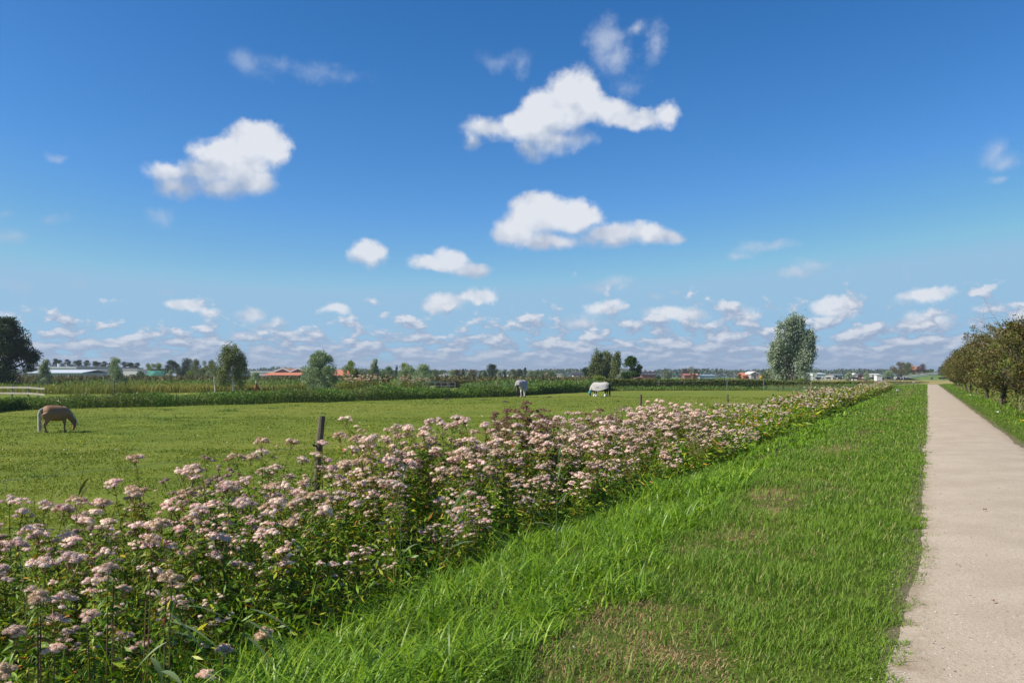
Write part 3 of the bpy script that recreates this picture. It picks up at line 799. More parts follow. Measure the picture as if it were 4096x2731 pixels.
def far_stand(pts):
    """the stand further along the bank, too many plants to count"""
    r = np.random.default_rng(88)
    S, B, C = Geo(), Geo(), Geo()
    for (x, y, z, dv, q) in pts:
        uu_, vv_ = uv(x, y)
        g_ = float(vn(np.array(uu_), np.array(vv_), 0.16, 5)+0.5*vn(np.array(uu_), np.array(vv_), 0.5, 6))
        if g_ < -0.75: continue
        H = (0.95+0.35*min(1, dv/0.9))*r.uniform(0.66, 1.02)*(1+0.16*g_)+0.12*vn(np.array(x), np.array(y), 0.15, 3)
        H = min(float(H), 1.0-0.30*float(sst(y, 40, 75))+0.1*r.random()-z)
        sc = float(np.clip(y/30, 0.8, 2.2))
        n = int(70/sc)+16
        P = np.stack([r.normal(0, 0.20, n)+x, r.normal(0, 0.20, n)+y, z+H*r.random(n)**0.8*0.93], -1)
        V, Fq = leaf_quads(P, unit(randdir(n, r)+np.array((0.2, 0, 0.35))), r.uniform(0.09, 0.16, n)*sc, r.uniform(0.03, 0.05, n)*sc, r)
        S.add(V, [Fq])
        if q < 0.62+0.3*g_:
            m = r.integers(3, 10)
            for i in range(m):
                c = np.array((x+r.normal(0, 0.24), y+r.normal(0, 0.22), z+H*(1.02-0.4*r.random()**2.2)))
                R = r.uniform(0.035, 0.075)*min(sc, 1.25)
                k = 7; a = np.arange(k)*2*math.pi/k
                V = np.concatenate([[c+(0, 0, R*0.6)], c+np.stack([np.cos(a)*R*0.7, np.sin(a)*R*0.7, 0*a+R*0.38], -1), c+np.stack([np.cos(a)*R, np.sin(a)*R, 0*a], -1)])
                V[1:] += r.normal(0, R*0.14, (2*k, 3))
                tri = [(0, 1+j, 1+(j+1) % k) for j in range(k)]
                qd = [(1+j, 1+k+j, 1+k+(j+1) % k, 1+(j+1) % k) for j in range(k)]
                (C if q > 0.6 else B).add(V, [tri, qd])
                V, Fq = leaf_quads(np.repeat(c[None], 8, 0)+r.normal(0, R*0.5, (8, 3))*(1, 1, 0.4), unit(randdir(8, r)+(0, 0, 0.8)), R*0.7, R*0.4, r)
                (C if q > 0.6 else B).add(V, [Fq])
    o = link('flower_stand', S.mesh('flower_stand', [M_leaf]))
    tag(o, 'far continuation of the pink flower stand narrowing along the ditch bank', 'flower stand', kind='stuff')
    part('blossoms', B.mesh('blossoms', [M_bloom]), o); part('faded_blossoms', C.mesh('faded_blossoms', [M_cream]), o)
far_stand(FARP)

# undergrowth closing the stand near the ground
def undergrowth():
    r = np.random.default_rng(90)
    G = Geo()
    n = 64000
    u = r.random(n)**1.6*60-1; v = 3.9+3.6*r.random(n)
    x, y = xy(u, v)
    k = (v > front_edge(u)-0.05) & (abs(x) < 0.72*y+1.5) & (y > 1)
    x, y, u, v = x[k], y[k], u[k], v[k]
    z = ground(x, y)+r.random(len(x))*0.74*(0.55+0.45*sst(v, front_edge(u), front_edge(u)+0.6))
    s = np.clip(np.hypot(x, y)/9, 1, 4)
    V, Fq = leaf_quads(np.stack([x, y, z], -1), unit(randdir(len(x), r)*(1, 1, 0.7)+(0, 0, -0.25)), r.uniform(0.06, 0.14, len(x))*s, r.uniform(0.013, 0.026, len(x))*s, r)
    G.add(V, [Fq])
    o = link('undergrowth', G.mesh('undergrowth', [M_leaf]))
    tag(o, 'dark tangled leaves and low herbs beneath the pink flower stand', 'undergrowth', kind='stuff')
undergrowth()

# thin grasses growing up through the flowers
def z_in_stand(u, v, r): return (v > front_edge(u)) & (v < 7.6) & (vn(u, v, 0.6, 33) > -0.2)
tag(grass_zone('bank_grass', M_lush, 55, (0.6, 1.15), (0.005, 0.010), (0.1, 0.55), (0.05, 0.4), z_in_stand, seed=12, segs_near=6, wind=0.3), 'thin tall grass blades growing up through the flower stand', 'grass', kind='stuff')

# ================================================================ reeds
M_reed = leaf_mat('reed_leaf', [(0, (0.11, 0.17, 0.05)), (0.5, (0.16, 0.22, 0.08)), (1, (0.24, 0.29, 0.13))], trans=0.3, rough=0.4, spec=0.4)
M_reed_old = leaf_mat('yellow_reed_leaf', [(0, (0.30, 0.24, 0.07)), (0.5, (0.20, 0.20, 0.05)), (1, (0.16, 0.07, 0.03))], trans=0.3, rough=0.5)
def reed(x, y, H, leaves, label, seed, lean=0.06, mat=None, z=None, wid=0.022, top=0.0):
    """leaves: (height fraction, azimuth deg, length, upward slope)"""
    r = np.random.default_rng(seed)
    root = link('reed', None, loc=(x, y, float(ground(x, y)) if z is None else z))
    tag(root, label, 'reed', 'single reeds standing out of the bank vegetation')
    t = np.linspace(0, 1, 8)[:, None]
    C = np.array((lean*H, 0, 0))*t**2+np.array((0, 0, H))*t
    part('stem', Geo().tube(C, np.linspace(0.0045, 0.0015, 8), 5).mesh('reed_stem', [mat or M_reed]), root)
    for (q, azd, L, el) in leaves:
        a = math.radians(azd)
        b = np.array((lean*H*q**2, 0, H*q))
        d = unit(np.array((math.cos(a), math.sin(a), el)))
        rows = 7; tt = np.linspace(0, 1, rows+1)
        Cc = b+d*L*tt[:, None]+np.array((0, 0, -1.0))*L*0.42*(tt**2)[:, None]
        sd = unit(np.cross(d, np.array((r.uniform(-0.5, 0.5), r.uniform(-0.5, 0.5), 1.0))))
        w = wid*np.array([0.35, 0.8, 1, 1, 0.9, 0.7, 0.4, 0.03])[:, None]
        V = np.stack([Cc-sd*w, Cc+np.array((0, 0, -0.2))*w, Cc+sd*w], 1).reshape(-1, 3)
        qd = [(3*i+j, 3*i+j+1, 3*i+j+4, 3*i+j+3) for i in range(rows) for j in range(2)]
        part('leaf', new_mesh('reed_leaf', V, [qd], [mat or M_reed], smooth=True), root)
def at_px(pxx, Y): return (pxx-CX)/F*Y
reed(at_px(1600, 7.6), 7.6, 1.35, [(0.42, 60, 0.30, 1.6), (0.58, 20, 0.34, 2.2), (0.70, 200, 0.34, 3.0), (0.86, 40, 0.30, 3.2), (0.33, 10, 0.30, 1.2)], 'slender reed with upright leaves rising in front of the flower stand', 1, 0.02, wid=0.008)
reed(at_px(1790, 8.2), 8.2, 1.0, [(0.6, 15, 0.55, 1.5), (0.75, 30, 0.48, 1.6), (0.45, 170, 0.34, 1.8), (0.35, 10, 0.36, 0.7)], 'reed with one broad leaf bending over to the upper side, next to the last flowers', 2, 0.08, wid=0.014)
reed(at_px(2225, 8.3), 8.3, 1.42, [(0.38, 15, 0.42, 1.4), (0.35, 175, 0.42, 2.4), (0.55, 60, 0.34, 3.2), (0.72, 20, 0.24, 4.5), (0.22, 190, 0.34, 0.7), (0.20, 10, 0.36, 0.5)], 'tall thin reed with leaves spread both ways in the bright tall grass', 3, 0.03, wid=0.010)
reed(at_px(640, 4.35), 4.35, 0.72, [(0.95, -12, 0.34, 0.30), (0.85, -20, 0.36, 0.02), (0.78, 8, 0.26, -0.1), (0.7, 200, 0.16, -0.4), (0.9, -28, 0.30, -0.3)], 'reed with a fan of narrow leaves sweeping over the flower stand front', 4, 0.1, wid=0.007)
reed(at_px(930, 4.7), 4.7, 0.62, [(0.98, 8, 0.26, 0.15), (0.9, -8, 0.30, -0.1), (0.8, -14, 0.28, -0.3), (0.68, -20, 0.22, -0.35)], 'short reed with drooping grey green leaves in front of the dark leaves', 5, 0.2, wid=0.009)
reed(at_px(640, 3.62), 3.62, 0.42, [(0.85, 145, 0.16, 1.5), (0.9, -40, 0.20, 0.3), (0.6, -60, 0.16, 0.4), (0.55, 120, 0.16, 0.8)], 'broad leaved pale reed low in the nearest corner of the stand', 6, 0.02, wid=0.013, z=-0.02)
for i, (pxx, Y, H, az, lab) in enumerate(((175, 8.6, 1.30, 60, 'brown curled reed blade leaning at the far left of the stand'), (290, 8.9, 1.42, 50, 'dark leaning reed blade between field and flowers on the left'), (505, 8.7, 1.55, 70, 'tall pointed reed blade with yellow tip behind the left flowers'))):
    reed(at_px(pxx, Y), Y, H, [(0.55, az, 0.42, 2.4), (0.4, az+150, 0.4, 2.8), (0.62, az-40, 0.36, 3.0)], lab, 20+i, 0.12, mat=M_reed_old if i < 2 else M_reed, wid=0.012)

def reed_mass(name, label, pts_fn, n, mat, L, W, seed, cat='reeds', lean=(0.1, 0.5), azm=0.3, wscale=1.0):
    r = np.random.default_rng(seed)
    x, y, hz = pts_fn(r, n)
    n = len(x)
    P = np.stack([x, y, ground(x, y)+hz], -1)
    az = r.normal(azm, 1.2, n)
    V, fs = blade_strips(P, az, r.uniform(L[0], L[1], n)*(1+0.25*vn(x, y, 0.35, seed)), r.uniform(W[0], W[1], n)*wscale, r.uniform(lean[0], lean[1], n), r.uniform(0, 0.35, n), 3, r)
    o = link(name, Geo().add(V, fs).mesh(name, [mat]))
    return tag(o, label, cat, kind='stuff')
def _rm(spots):
    def fn(r, n):
        X, Yy = [], []
        for (u, v, su, sv, w) in spots:
            k = int(n*w); X.append(r.normal(u, su, k)); Yy.append(r.normal(v, sv, k))
        u, v = np.concatenate(X), np.concatenate(Yy)
        v = np.clip(v, 7.2, 9.2)
        x, y = xy(u, v)
        return x, y, np.zeros(len(x))
    return fn
reed_mass('reed_fringe', 'green and yellow reed blades fringing the field side of the ditch', _rm([(18.5, 7.9, 1.2, 0.3, 0.3), (21, 8.0, 1.0, 0.3, 0.2), (5.5, 7.9, 1.0, 0.2, 0.06), (44, 7.9, 4.0, 0.4, 0.25), (60, 7.9, 8, 0.4, 0.2)]), 1300, M_reed, (0.7, 1.15), (0.014, 0.026), 31, lean=(0.2, 0.7))

# ================================================================ trees
M_bark = plain_mat('bark', (0.13, 0.10, 0.075), 0.9, 0.3, 4, bump=0.5, stretch=(1, 1, 0.25))
M_bark_pale = plain_mat('birch_bark', (0.62, 0.60, 0.56), 0.8, 0.25, 3, stretch=(0.4, 0.4, 3), col2=(0.20, 0.18, 0.16))
M_twig = plain_mat('bare_twig', (0.20, 0.17, 0.145), 0.9, 0.2, 4)
def LM(name, a, b, c, **kw): return leaf_mat(name, [(0, a), (0.55, b), (1, c)], **kw)
M_T = {
 'dark': LM('dark_foliage', (0.023, 0.047, 0.015), (0.037, 0.070, 0.023), (0.062, 0.098, 0.033), trans=0.2),
 'oak': LM('oak_foliage', (0.074, 0.127, 0.028), (0.113, 0.177, 0.040), (0.168, 0.239, 0.061), trans=0.25),
 'olive': LM('olive_foliage', (0.106, 0.137, 0.038), (0.156, 0.188, 0.056), (0.220, 0.248, 0.087), trans=0.25),
 'yellow': LM('yellow_green_foliage', (0.145, 0.213, 0.026), (0.213, 0.282, 0.035), (0.307, 0.350, 0.059), trans=0.3),
 'willow': LM('silver_foliage', (0.146, 0.215, 0.102), (0.249, 0.335, 0.177), (0.463, 0.565, 0.346), trans=0.25, rough=0.45),
 'silver': LM('white_willow_foliage', (0.167, 0.215, 0.128), (0.285, 0.342, 0.226), (0.539, 0.603, 0.437), trans=0.25, rough=0.45),
 'pale': LM('pale_grey_foliage', (0.22, 0.25, 0.20), (0.32, 0.35, 0.29), (0.42, 0.44, 0.38), trans=0.25),
 'brown': LM('brownish_foliage', (0.120, 0.091, 0.039), (0.183, 0.143, 0.057), (0.222, 0.206, 0.076), trans=0.25),
 'red': LM('dark_red_foliage', (0.085, 0.044, 0.035), (0.133, 0.072, 0.052), (0.162, 0.106, 0.065), trans=0.2),
 'haw': leaf_mat('hawthorn_foliage', [(0, (0.085, 0.095, 0.022)), (0.45, (0.140, 0.140, 0.034)), (0.82, (0.190, 0.180, 0.052)), (0.93, (0.22, 0.120, 0.050)), (1, (0.27, 0.13, 0.065))], trans=0.32),
 'hedge': leaf_mat('hedge_foliage', [(0, (0.103, 0.151, 0.026)), (0.6, (0.172, 0.225, 0.041)), (0.85, (0.257, 0.280, 0.066)), (1, (0.365, 0.215, 0.094))], trans=0.25),
 'herb': leaf_mat('herb_foliage', [(0, (0.072, 0.148, 0.024)), (0.6, (0.123, 0.226, 0.034)), (0.92, (0.205, 0.305, 0.054)), (1, (0.389, 0.354, 0.101))], trans=0.35, patch=(0.154, 0.196, 0.047), pscale=0.25),
}
PROF = {
 'round': lambda t: np.sqrt(np.clip(1-(2*t-1)**2, 0.02, 1)),
 'dome': lambda t: np.clip(1-t**2.2, 0.03, 1)**0.5*(0.62+0.38*np.clip(t*4, 0, 1)),
 'column': lambda t: (np.clip(1-t**3, 0.02, 1)**0.6)*(0.55+0.45*np.clip(t*3, 0, 1)),
 'cone': lambda t: 1.03-t*0.93,
 'pine': lambda t: np.clip(1-np.abs(t-0.45)*1.5, 0.12, 1),
 'vase': lambda t: (0.45+0.75*t)*np.sqrt(np.clip(1-t**5, 0.02, 1)),
}
def tree_mesh(seed, H, z0, rx, lobes, lr, nleaf, LL, LW, prof='round', bias=(0, 0, 0.2), flat=0.8, trunk=0.2, stems=1, bend=0.0, hang=0.0, out=0.5, spiky=0.5, limb=1.0, tbark=M_bark, leafmat=None):
    r = np.random.default_rng(seed)
    W, Lf = Geo(), Geo()
    t = r.random(lobes)**0.9
    a = r.uniform(0, 2*math.pi, lobes)
    rad = rx*PROF[prof](t)*(out+(1-out)*r.random(lobes)**0.6)*np.where(r.random(lobes) < 0.25, 0.35, 1.0)*r.uniform(0.8, 1.12, lobes)
    zc = H*z0+(H*(1-z0)-lr*0.5)*t+lr*0.15
    C = np.stack([rad*np.cos(a)+bend*t**1.5*H, rad*np.sin(a), zc], -1)
    for s in range(stems):
        off = np.array((0.0, 0.0)) if stems == 1 else r.uniform(-0.25, 0.25, 2)*rx
        tt = np.linspace(0, 1, 7)[:, None]
        top = np.array((off[0]*1.6+bend*0.5*H, off[1]*1.6, H*(0.75 if prof != 'pine' else 0.92)))
        P = np.array((off[0]*0.3, off[1]*0.3, -0.3))*(1-tt)+top*tt+np.concatenate([r.normal(0, 0.05*rx, (7, 2))*(tt*(1-tt)*4), np.zeros((7, 1))], 1)
        W.tube(P, trunk*(1-0.78*np.linspace(0, 1, 7))/(stems**0.4), 7)
    for i in range(lobes):
        q = np.clip((C[i, 2]/H)*0.62, z0*0.75, 0.72)
        p0 = np.array((bend*0.5*H*q, 0, q*H)); p2 = C[i]
        p1 = (p0*0.45+p2*0.55)+np.array((0, 0, -0.06*H if hang == 0 else 0.03*H))
        tt = np.linspace(0, 1, 5)[:, None]
        W.tube(p0*(1-tt)**2+2*p1*tt*(1-tt)+p2*tt**2, trunk*0.30*limb*(1-0.75*np.linspace(0, 1, 5)), 4, cap=False)
    per = r.dirichlet(np.ones(lobes)*4)
    idx = r.choice(lobes, nleaf, p=per)
    dr = randdir(nleaf, r)
    lsc = lr*r.uniform(0.65, 1.25, lobes)[idx][:, None]
    off = dr*lsc*(r.random((nleaf, 1))**0.45)*np.array((1, 1, flat))
    P = C[idx]+off
    if hang:
        P[:, 2] -= r.random(nleaf)**1.3*hang*H
    outd = unit(off+0.3*np.stack([P[:, 0], P[:, 1], np.zeros(nleaf)], -1)/max(rx, 0.1)*lr)
    dirs = unit(outd*spiky+0.65*randdir(nleaf, r)+np.array(bias))
    V, Fq = leaf_quads(P, dirs, r.uniform(0.7, 1.3, nleaf)*LL, r.uniform(0.7, 1.3, nleaf)*LW, r)
    Lf.add(V, [Fq])
    return W.mesh('trunk', [tbark]), Lf.mesh('crown', [leafmat or M_T['oak']])

TREE_KINDS = {   # built 10 m tall, scaled per tree
 'oak': lambda s: tree_mesh(s, 10, 0.12, 4.6, 34, 1.7, 5200, 0.42, 0.26, 'dome', leafmat=M_T['oak'], trunk=0.3),
 'olive': lambda s: tree_mesh(s, 10, 0.06, 4.2, 34, 1.5, 5200, 0.42, 0.24, 'dome', leafmat=M_T['olive'], trunk=0.28),
 'dark': lambda s: tree_mesh(s, 10, 0.06, 4.2, 30, 1.7, 5200, 0.42, 0.26, 'round', leafmat=M_T['dark'], trunk=0.3),
 'yellow': lambda s: tree_mesh(s, 10, 0.08, 4.3, 30, 1.6, 5200, 0.42, 0.28, 'round', leafmat=M_T['yellow'], trunk=0.25),
 'bush': lambda s: tree_mesh(s, 10, 0.0, 6.0, 34, 2.2, 4800, 0.62, 0.36, 'dome', leafmat=M_T['oak'], trunk=0.25, stems=3),
 'willow': lambda s: tree_mesh(s, 10, 0.0, 5.2, 60, 1.7, 9500, 0.62, 0.15, 'dome', (0.45, 0, 0.7), leafmat=M_T['willow'], trunk=0.35, stems=3, spiky=0.35),
 'young_willow': lambda s: tree_mesh(s, 10, 0.02, 3.4, 34, 1.15, 4200, 0.62, 0.13, 'cone', (0.8, 0, 0.75), leafmat=M_T['silver'], trunk=0.16, stems=3, bend=0.10, spiky=0.3),
 'poplar': lambda s: tree_mesh(s, 10, 0.04, 2.9, 46, 1.15, 8200, 0.34, 0.20, 'column', (0.1, 0, 0.5), leafmat=M_T['olive'], trunk=0.22, stems=2),
 'pine': lambda s: tree_mesh(s, 10, 0.22, 4.1, 26, 1.25, 4200, 0.55, 0.16, 'pine', (0, 0, 0.3), flat=0.42, leafmat=M_T['dark'], trunk=0.32, out=0.25),
 'spruce': lambda s: tree_mesh(s, 10, 0.05, 2.6, 34, 0.9, 3600, 0.45, 0.16, 'cone', (0, 0, -0.15), leafmat=M_T['dark'], trunk=0.2),
 'red': lambda s: tree_mesh(s, 10, 0.05, 4.6, 32, 1.7, 5600, 0.42, 0.28, 'dome', leafmat=M_T['red'], trunk=0.3),
 'brown': lambda s: tree_mesh(s, 10, 0.03, 4.8, 36, 1.7, 6500, 0.42, 0.26, 'dome', leafmat=M_T['brown'], trunk=0.3),
 'pale': lambda s: tree_mesh(s, 10, 0.03, 3.4, 26, 1.3, 2600, 0.42, 0.18, 'round', leafmat=M_T['pale'], trunk=0.2),
 'feather': lambda s: tree_mesh(s, 10, 0.0, 4.4, 46, 1.2, 5200, 0.48, 0.13, 'cone', (0.1, 0, 0.6), leafmat=M_T['willow'], trunk=0.16, stems=3, spiky=0.4),
}
_tm = {}
def tree(kind, pxx, Y, top, wpx, label, name='tree', cat='tree', group=None, seed=0, base=FIELD_Z, rz=None):
    key = (kind, seed % 2)
    if key not in _tm: _tm[key] = TREE_KINDS[kind](300+hash_s(kind)+seed % 2)
    H = zat(top, Y)-base
    wd = wpx/F*Y
    cr = _tm[key][1]
    if (key, 'w') not in _tm:
        co = np.empty(len(cr.vertices)*3, np.float32); cr.vertices.foreach_get('co', co); co = co.reshape(-1, 3)
        _tm[(key, 'w')] = (np.percentile(co[:, 0], 99.3)-np.percentile(co[:, 0], 0.7), co[:, 2].max())
    w0, h0 = _tm[(key, 'w')]
    rt = link(name, None, loc=px(pxx, Y, base), rz=(seed*1.7 if rz is None else rz) if kind not in ('willow', 'young_willow', 'feather') else 0.0, scale=(wd/w0, wd/w0, H/h0))
    tag(rt, label, cat, group)
    part('trunk', _tm[key][0], rt); part('crown', cr, rt)
    return rt
def hash_s(s): return sum(ord(c)*(i+3) for i, c in enumerate(s)) % 997

G_FAR = 'trees along the horizon'
def own_tree(name, label, pxx, Y, meshes, base=FIELD_Z, rz=0.0, cat='tree', sc=None):
    rt = link(name, None, loc=px(pxx, Y, base), rz=rz, scale=sc)
    tag(rt, label, cat)
    part('trunk', meshes[0], rt); part('crown', meshes[1], rt)
    return rt
# single trees that stand out
own_tree('broadleaf_tree', 'big dark broad tree filling the left edge of the view behind the rail fence', 22, 120,
         tree_mesh(1, 10.6, 0.02, 3.7, 70, 1.3, 30000, 0.26, 0.17, 'column', leafmat=M_T['dark'], trunk=0.4, out=0.6))
own_tree('birch_tree', 'drooping birch with white trunk and thin leaning second stem left of the orange roofs', 932, 110,
         tree_mesh(2, 7.0, 0.18, 2.45, 40, 0.62, 11000, 0.26, 0.085, 'dome', (0.15, 0, -0.55), leafmat=M_T['olive'], tbark=M_bark_pale, trunk=0.17, hang=0.17, out=0.5, spiky=0.2))
own_tree('leaning_birch', 'slim leaning white birch stem with few leaves left of the drooping birch', 862, 112,
         tree_mesh(3, 4.4, 0.55, 1.0, 14, 0.5, 700, 0.22, 0.08, 'round', (0, 0, 0.1), leafmat=M_T['olive'], tbark=M_bark_pale, trunk=0.10, bend=-0.12))
def plume_tree(seed, plumes, k, y0, nleaf, LL, LW, bias, mat, trunk):
    """crown made of separate upright plumes: (x, top, bottom, radius) in metres"""
    r = np.random.default_rng(seed); W, Lf = Geo(), Geo()
    ar = np.array([p[3]**1.6*(p[1]-p[2]) for p in plumes]); idx = r.choice(len(plumes), nleaf, p=ar/ar.sum())
    cy = r.uniform(-1, 1, len(plumes))*y0
    P = np.zeros((nleaf, 3))
    for i, (x, zt, zb, rad) in enumerate(plumes):
        m = idx == i; n = m.sum()
        subs = 9+int((zt-zb)*2.2); sz = r.random(subs); sa = r.uniform(0, 6.28, subs); sr = rad*0.75*r.random(subs)**0.5*np.sqrt(np.clip(1-sz**2.5, 0.05, 1))
        sc = np.stack([x+sr*np.cos(sa)+0.02*sz*zt, cy[i]+sr*np.sin(sa), zb+(zt-zb)*sz], -1)
        j = r.integers(0, subs, n)
        P[m] = sc[j]+r.normal(0, 1, (n, 3))*np.array((rad*0.34, rad*0.34, rad*0.42))*(0.6+0.8*r.random(subs)[j][:, None])
        b = np.array((x*0.25, 0, zb*0.35)); t = np.linspace(0, 1, 6)[:, None]; top = np.array((x, cy[i], zb+(zt-zb)*0.8))
        W.tube(b*(1-t)**2+2*(b*0.4+top*0.6-(0, 0, 0.8))*t*(1-t)+top*t**2, 0.14*(1.05-np.linspace(0, 1, 6)), 5)
    W.tube(np.array([(0, 0, -0.3), (0.1, 0, 1.2), (0, 0.1, 3.0)]), [trunk, trunk*0.8, trunk*0.5], 8)
    V, Fq = leaf_quads(P, unit(0.55*randdir(nleaf, r)+np.array(bias)), r.uniform(0.7, 1.3, nleaf)*LL, r.uniform(0.7, 1.3, nleaf)*LW, r)
    Lf.add(V, [Fq])
    return W.mesh('trunk', [M_bark]), Lf.mesh('crown', [mat])
_k = 0.01488
_pl = [((a-1895)*_k, (1000-b)*_k+1.6, (1000-c)*_k+1.6, d*_k) for a, b, c, d in ((1690, 255, 620, 52), (1640, 520, 760, 66), (1800, 215, 600, 74), (1868, 190, 600, 78), (1915, 155, 640, 80), (2012, 185, 660, 80), (1960, 260, 700, 90), (2105, 365, 700, 72), (2165, 440, 780, 55), (1745, 420, 940, 100), (1880, 500, 1060, 120), (2010, 480, 1050, 125), (2110, 660, 960, 85), (1655, 650, 880, 62), (1780, 760, 1060, 95))]
own_tree('white_willow', 'tall silvery white willow standing alone beyond the long clipped hedge', 3165, 165,
         plume_tree(4, _pl, 1, 1.6, 36000, 0.46, 0.14, (0.42, 0, 0.40), M_T['silver'], 0.5))
own_tree('goat_willow', 'rounded grey green willow in front of the orange barn roofs', 1278, 130,
         tree_mesh(5, 5.9, 0.0, 2.75, 60, 0.85, 12000, 0.36, 0.09, 'dome', (0.3, 0, 0.8), leafmat=M_T['willow'], trunk=0.3, stems=3))
for (p_, top_, Y_, sd, lab, pls) in (
  (2390, 1410, 205, 6, 'left poplar of the trio, dense with a pointed top', ((-1.2, .84, .1, .95), (-.3, 1.0, .15, 1.0), (.6, .92, .1, .95), (-.4, .7, 0, 1.7), (-1.7, .55, 0, .8), (.5, .6, 0, 1.2))),
  (2424, 1405, 208, 7, 'middle poplar of the trio, tallest with a rounded top', ((-.6, .98, .15, 1.0), (.2, 1.0, .1, 1.0), (.9, .90, .1, .85), (.1, .7, 0, 1.6), (.6, .5, 0, 1.1))),
  (2462, 1417, 203, 8, 'right poplar of the trio beside the pale shrub', ((-.4, .95, .1, .85), (.2, 1.0, .1, .8), (.6, .8, .05, .75), (0, .7, 0, 1.2), (0, .4, 0, 1.1)))):
    H_ = zat(top_, Y_)-FIELD_Z
    own_tree('poplar_tree', lab, p_, Y_, plume_tree(sd, [(x, H_*t, H_*b_, rr) for x, t, b_, rr in pls], 1, 0.8, 11000, 0.32, 0.20, (0.1, 0, 0.4), M_T['olive'], 0.25))
own_tree('maple_tree', 'fresh green maple with forked top and short trunk at the end of the hedge', 2527, 148,
         tree_mesh(9, 5.6, 0.16, 1.65, 26, 0.62, 6500, 0.25, 0.19, 'round', leafmat=LM('maple_foliage', (0.038, 0.080, 0.018), (0.060, 0.115, 0.024), (0.10, 0.155, 0.035), trans=0.3), trunk=0.13))
own_tree('sapling', 'thin nearly bare sapling with few brown leaves beyond the hedge', 2765, 172,
         tree_mesh(10, 4.3, 0.45, 0.8, 16, 0.35, 260, 0.20, 0.10, 'vase', leafmat=M_T['brown'], trunk=0.05, limb=1.2))
def leafless(seed, H, rx, n=60, mat=M_twig):
    r = np.random.default_rng(seed); W = Geo()
    for i in range(n):
        a = r.uniform(0, 2*math.pi); q = r.random()
        p0 = np.array((0, 0, H*(0.15+0.5*q))); el = r.uniform(0.35, 1.5)
        d = unit(np.array((math.cos(a), math.sin(a), el)))
        ln = rx*r.uniform(0.6, 1.3)
        tt = np.linspace(0, 1, 6)[:, None]
        P = p0+d*ln*tt+np.array((0, 0, 0.15*ln))*tt**2+r.normal(0, 0.04, (6, 3))*tt
        W.tube(P, 0.020*(1-0.85*np.linspace(0, 1, 6)), 4, cap=False)
        for k in range(7):
            b = P[r.integers(2, 6)]; dd = unit(d+0.9*randdir(1, r)[0]); l2 = ln*r.uniform(0.15, 0.4)
            W.tube(np.array([b, b+dd*l2*0.5+(0, 0, 0.02), b+dd*l2]), [0.009, 0.007, 0.004], 3, cap=False)
    W.tube(np.array([(0, 0, -0.2), (0.05, 0, H*0.4), (0, 0.05, H*0.7)]), [0.14, 0.11, 0.05], 7)
    return W

i_ = 0
def T(kind, pxx, Y, top, w, label, **kw):
    global i_
    i_ += 1
    return tree(kind, pxx, Y, top, w, label, seed=i_, group=kw.pop('group', G_FAR), **kw)
T('young_willow', 168, 118, 1432, 62, 'small pale green tree beside the big dark tree at the left edge', name='young_tree')
pines = [(112, 1430), (132, 1428), (190, 1435), (228, 1431), (270, 1432), (312, 1436), (346, 1436), (386, 1441), (420, 1441), (450, 1444), (494, 1443), (523, 1446), (553, 1447)]
plab = ['first dark pine of the row, half behind the big dark tree', 'second dark pine of the row, next to the big dark tree', 'dark pine of the row above the small pale tree', 'dark pine of the row right of the roof flue', 'widest dark pine of the row over the pale greenhouse', 'dark pine of the row over the right end of the greenhouse roof', 'dark pine over the left end of the grey shed', 'small dark pine over the middle of the grey shed', 'dark pine over the right part of the grey shed', 'dark pine just left of the feathery pale tree', 'dark pine just right of the feathery pale tree', 'dark pine over the white shed', 'last dark pine of the row beside the yellow green trees']
for (p_, t_), l_ in zip(pines, plab): T('pine', p_, 420, t_, 42, l_, name='pine_tree', group='row of dark pines behind the sheds')
T('feather', 462, 112, 1424, 84, 'feathery pale green tree standing in the reeds before the grey shed', name='young_tree')
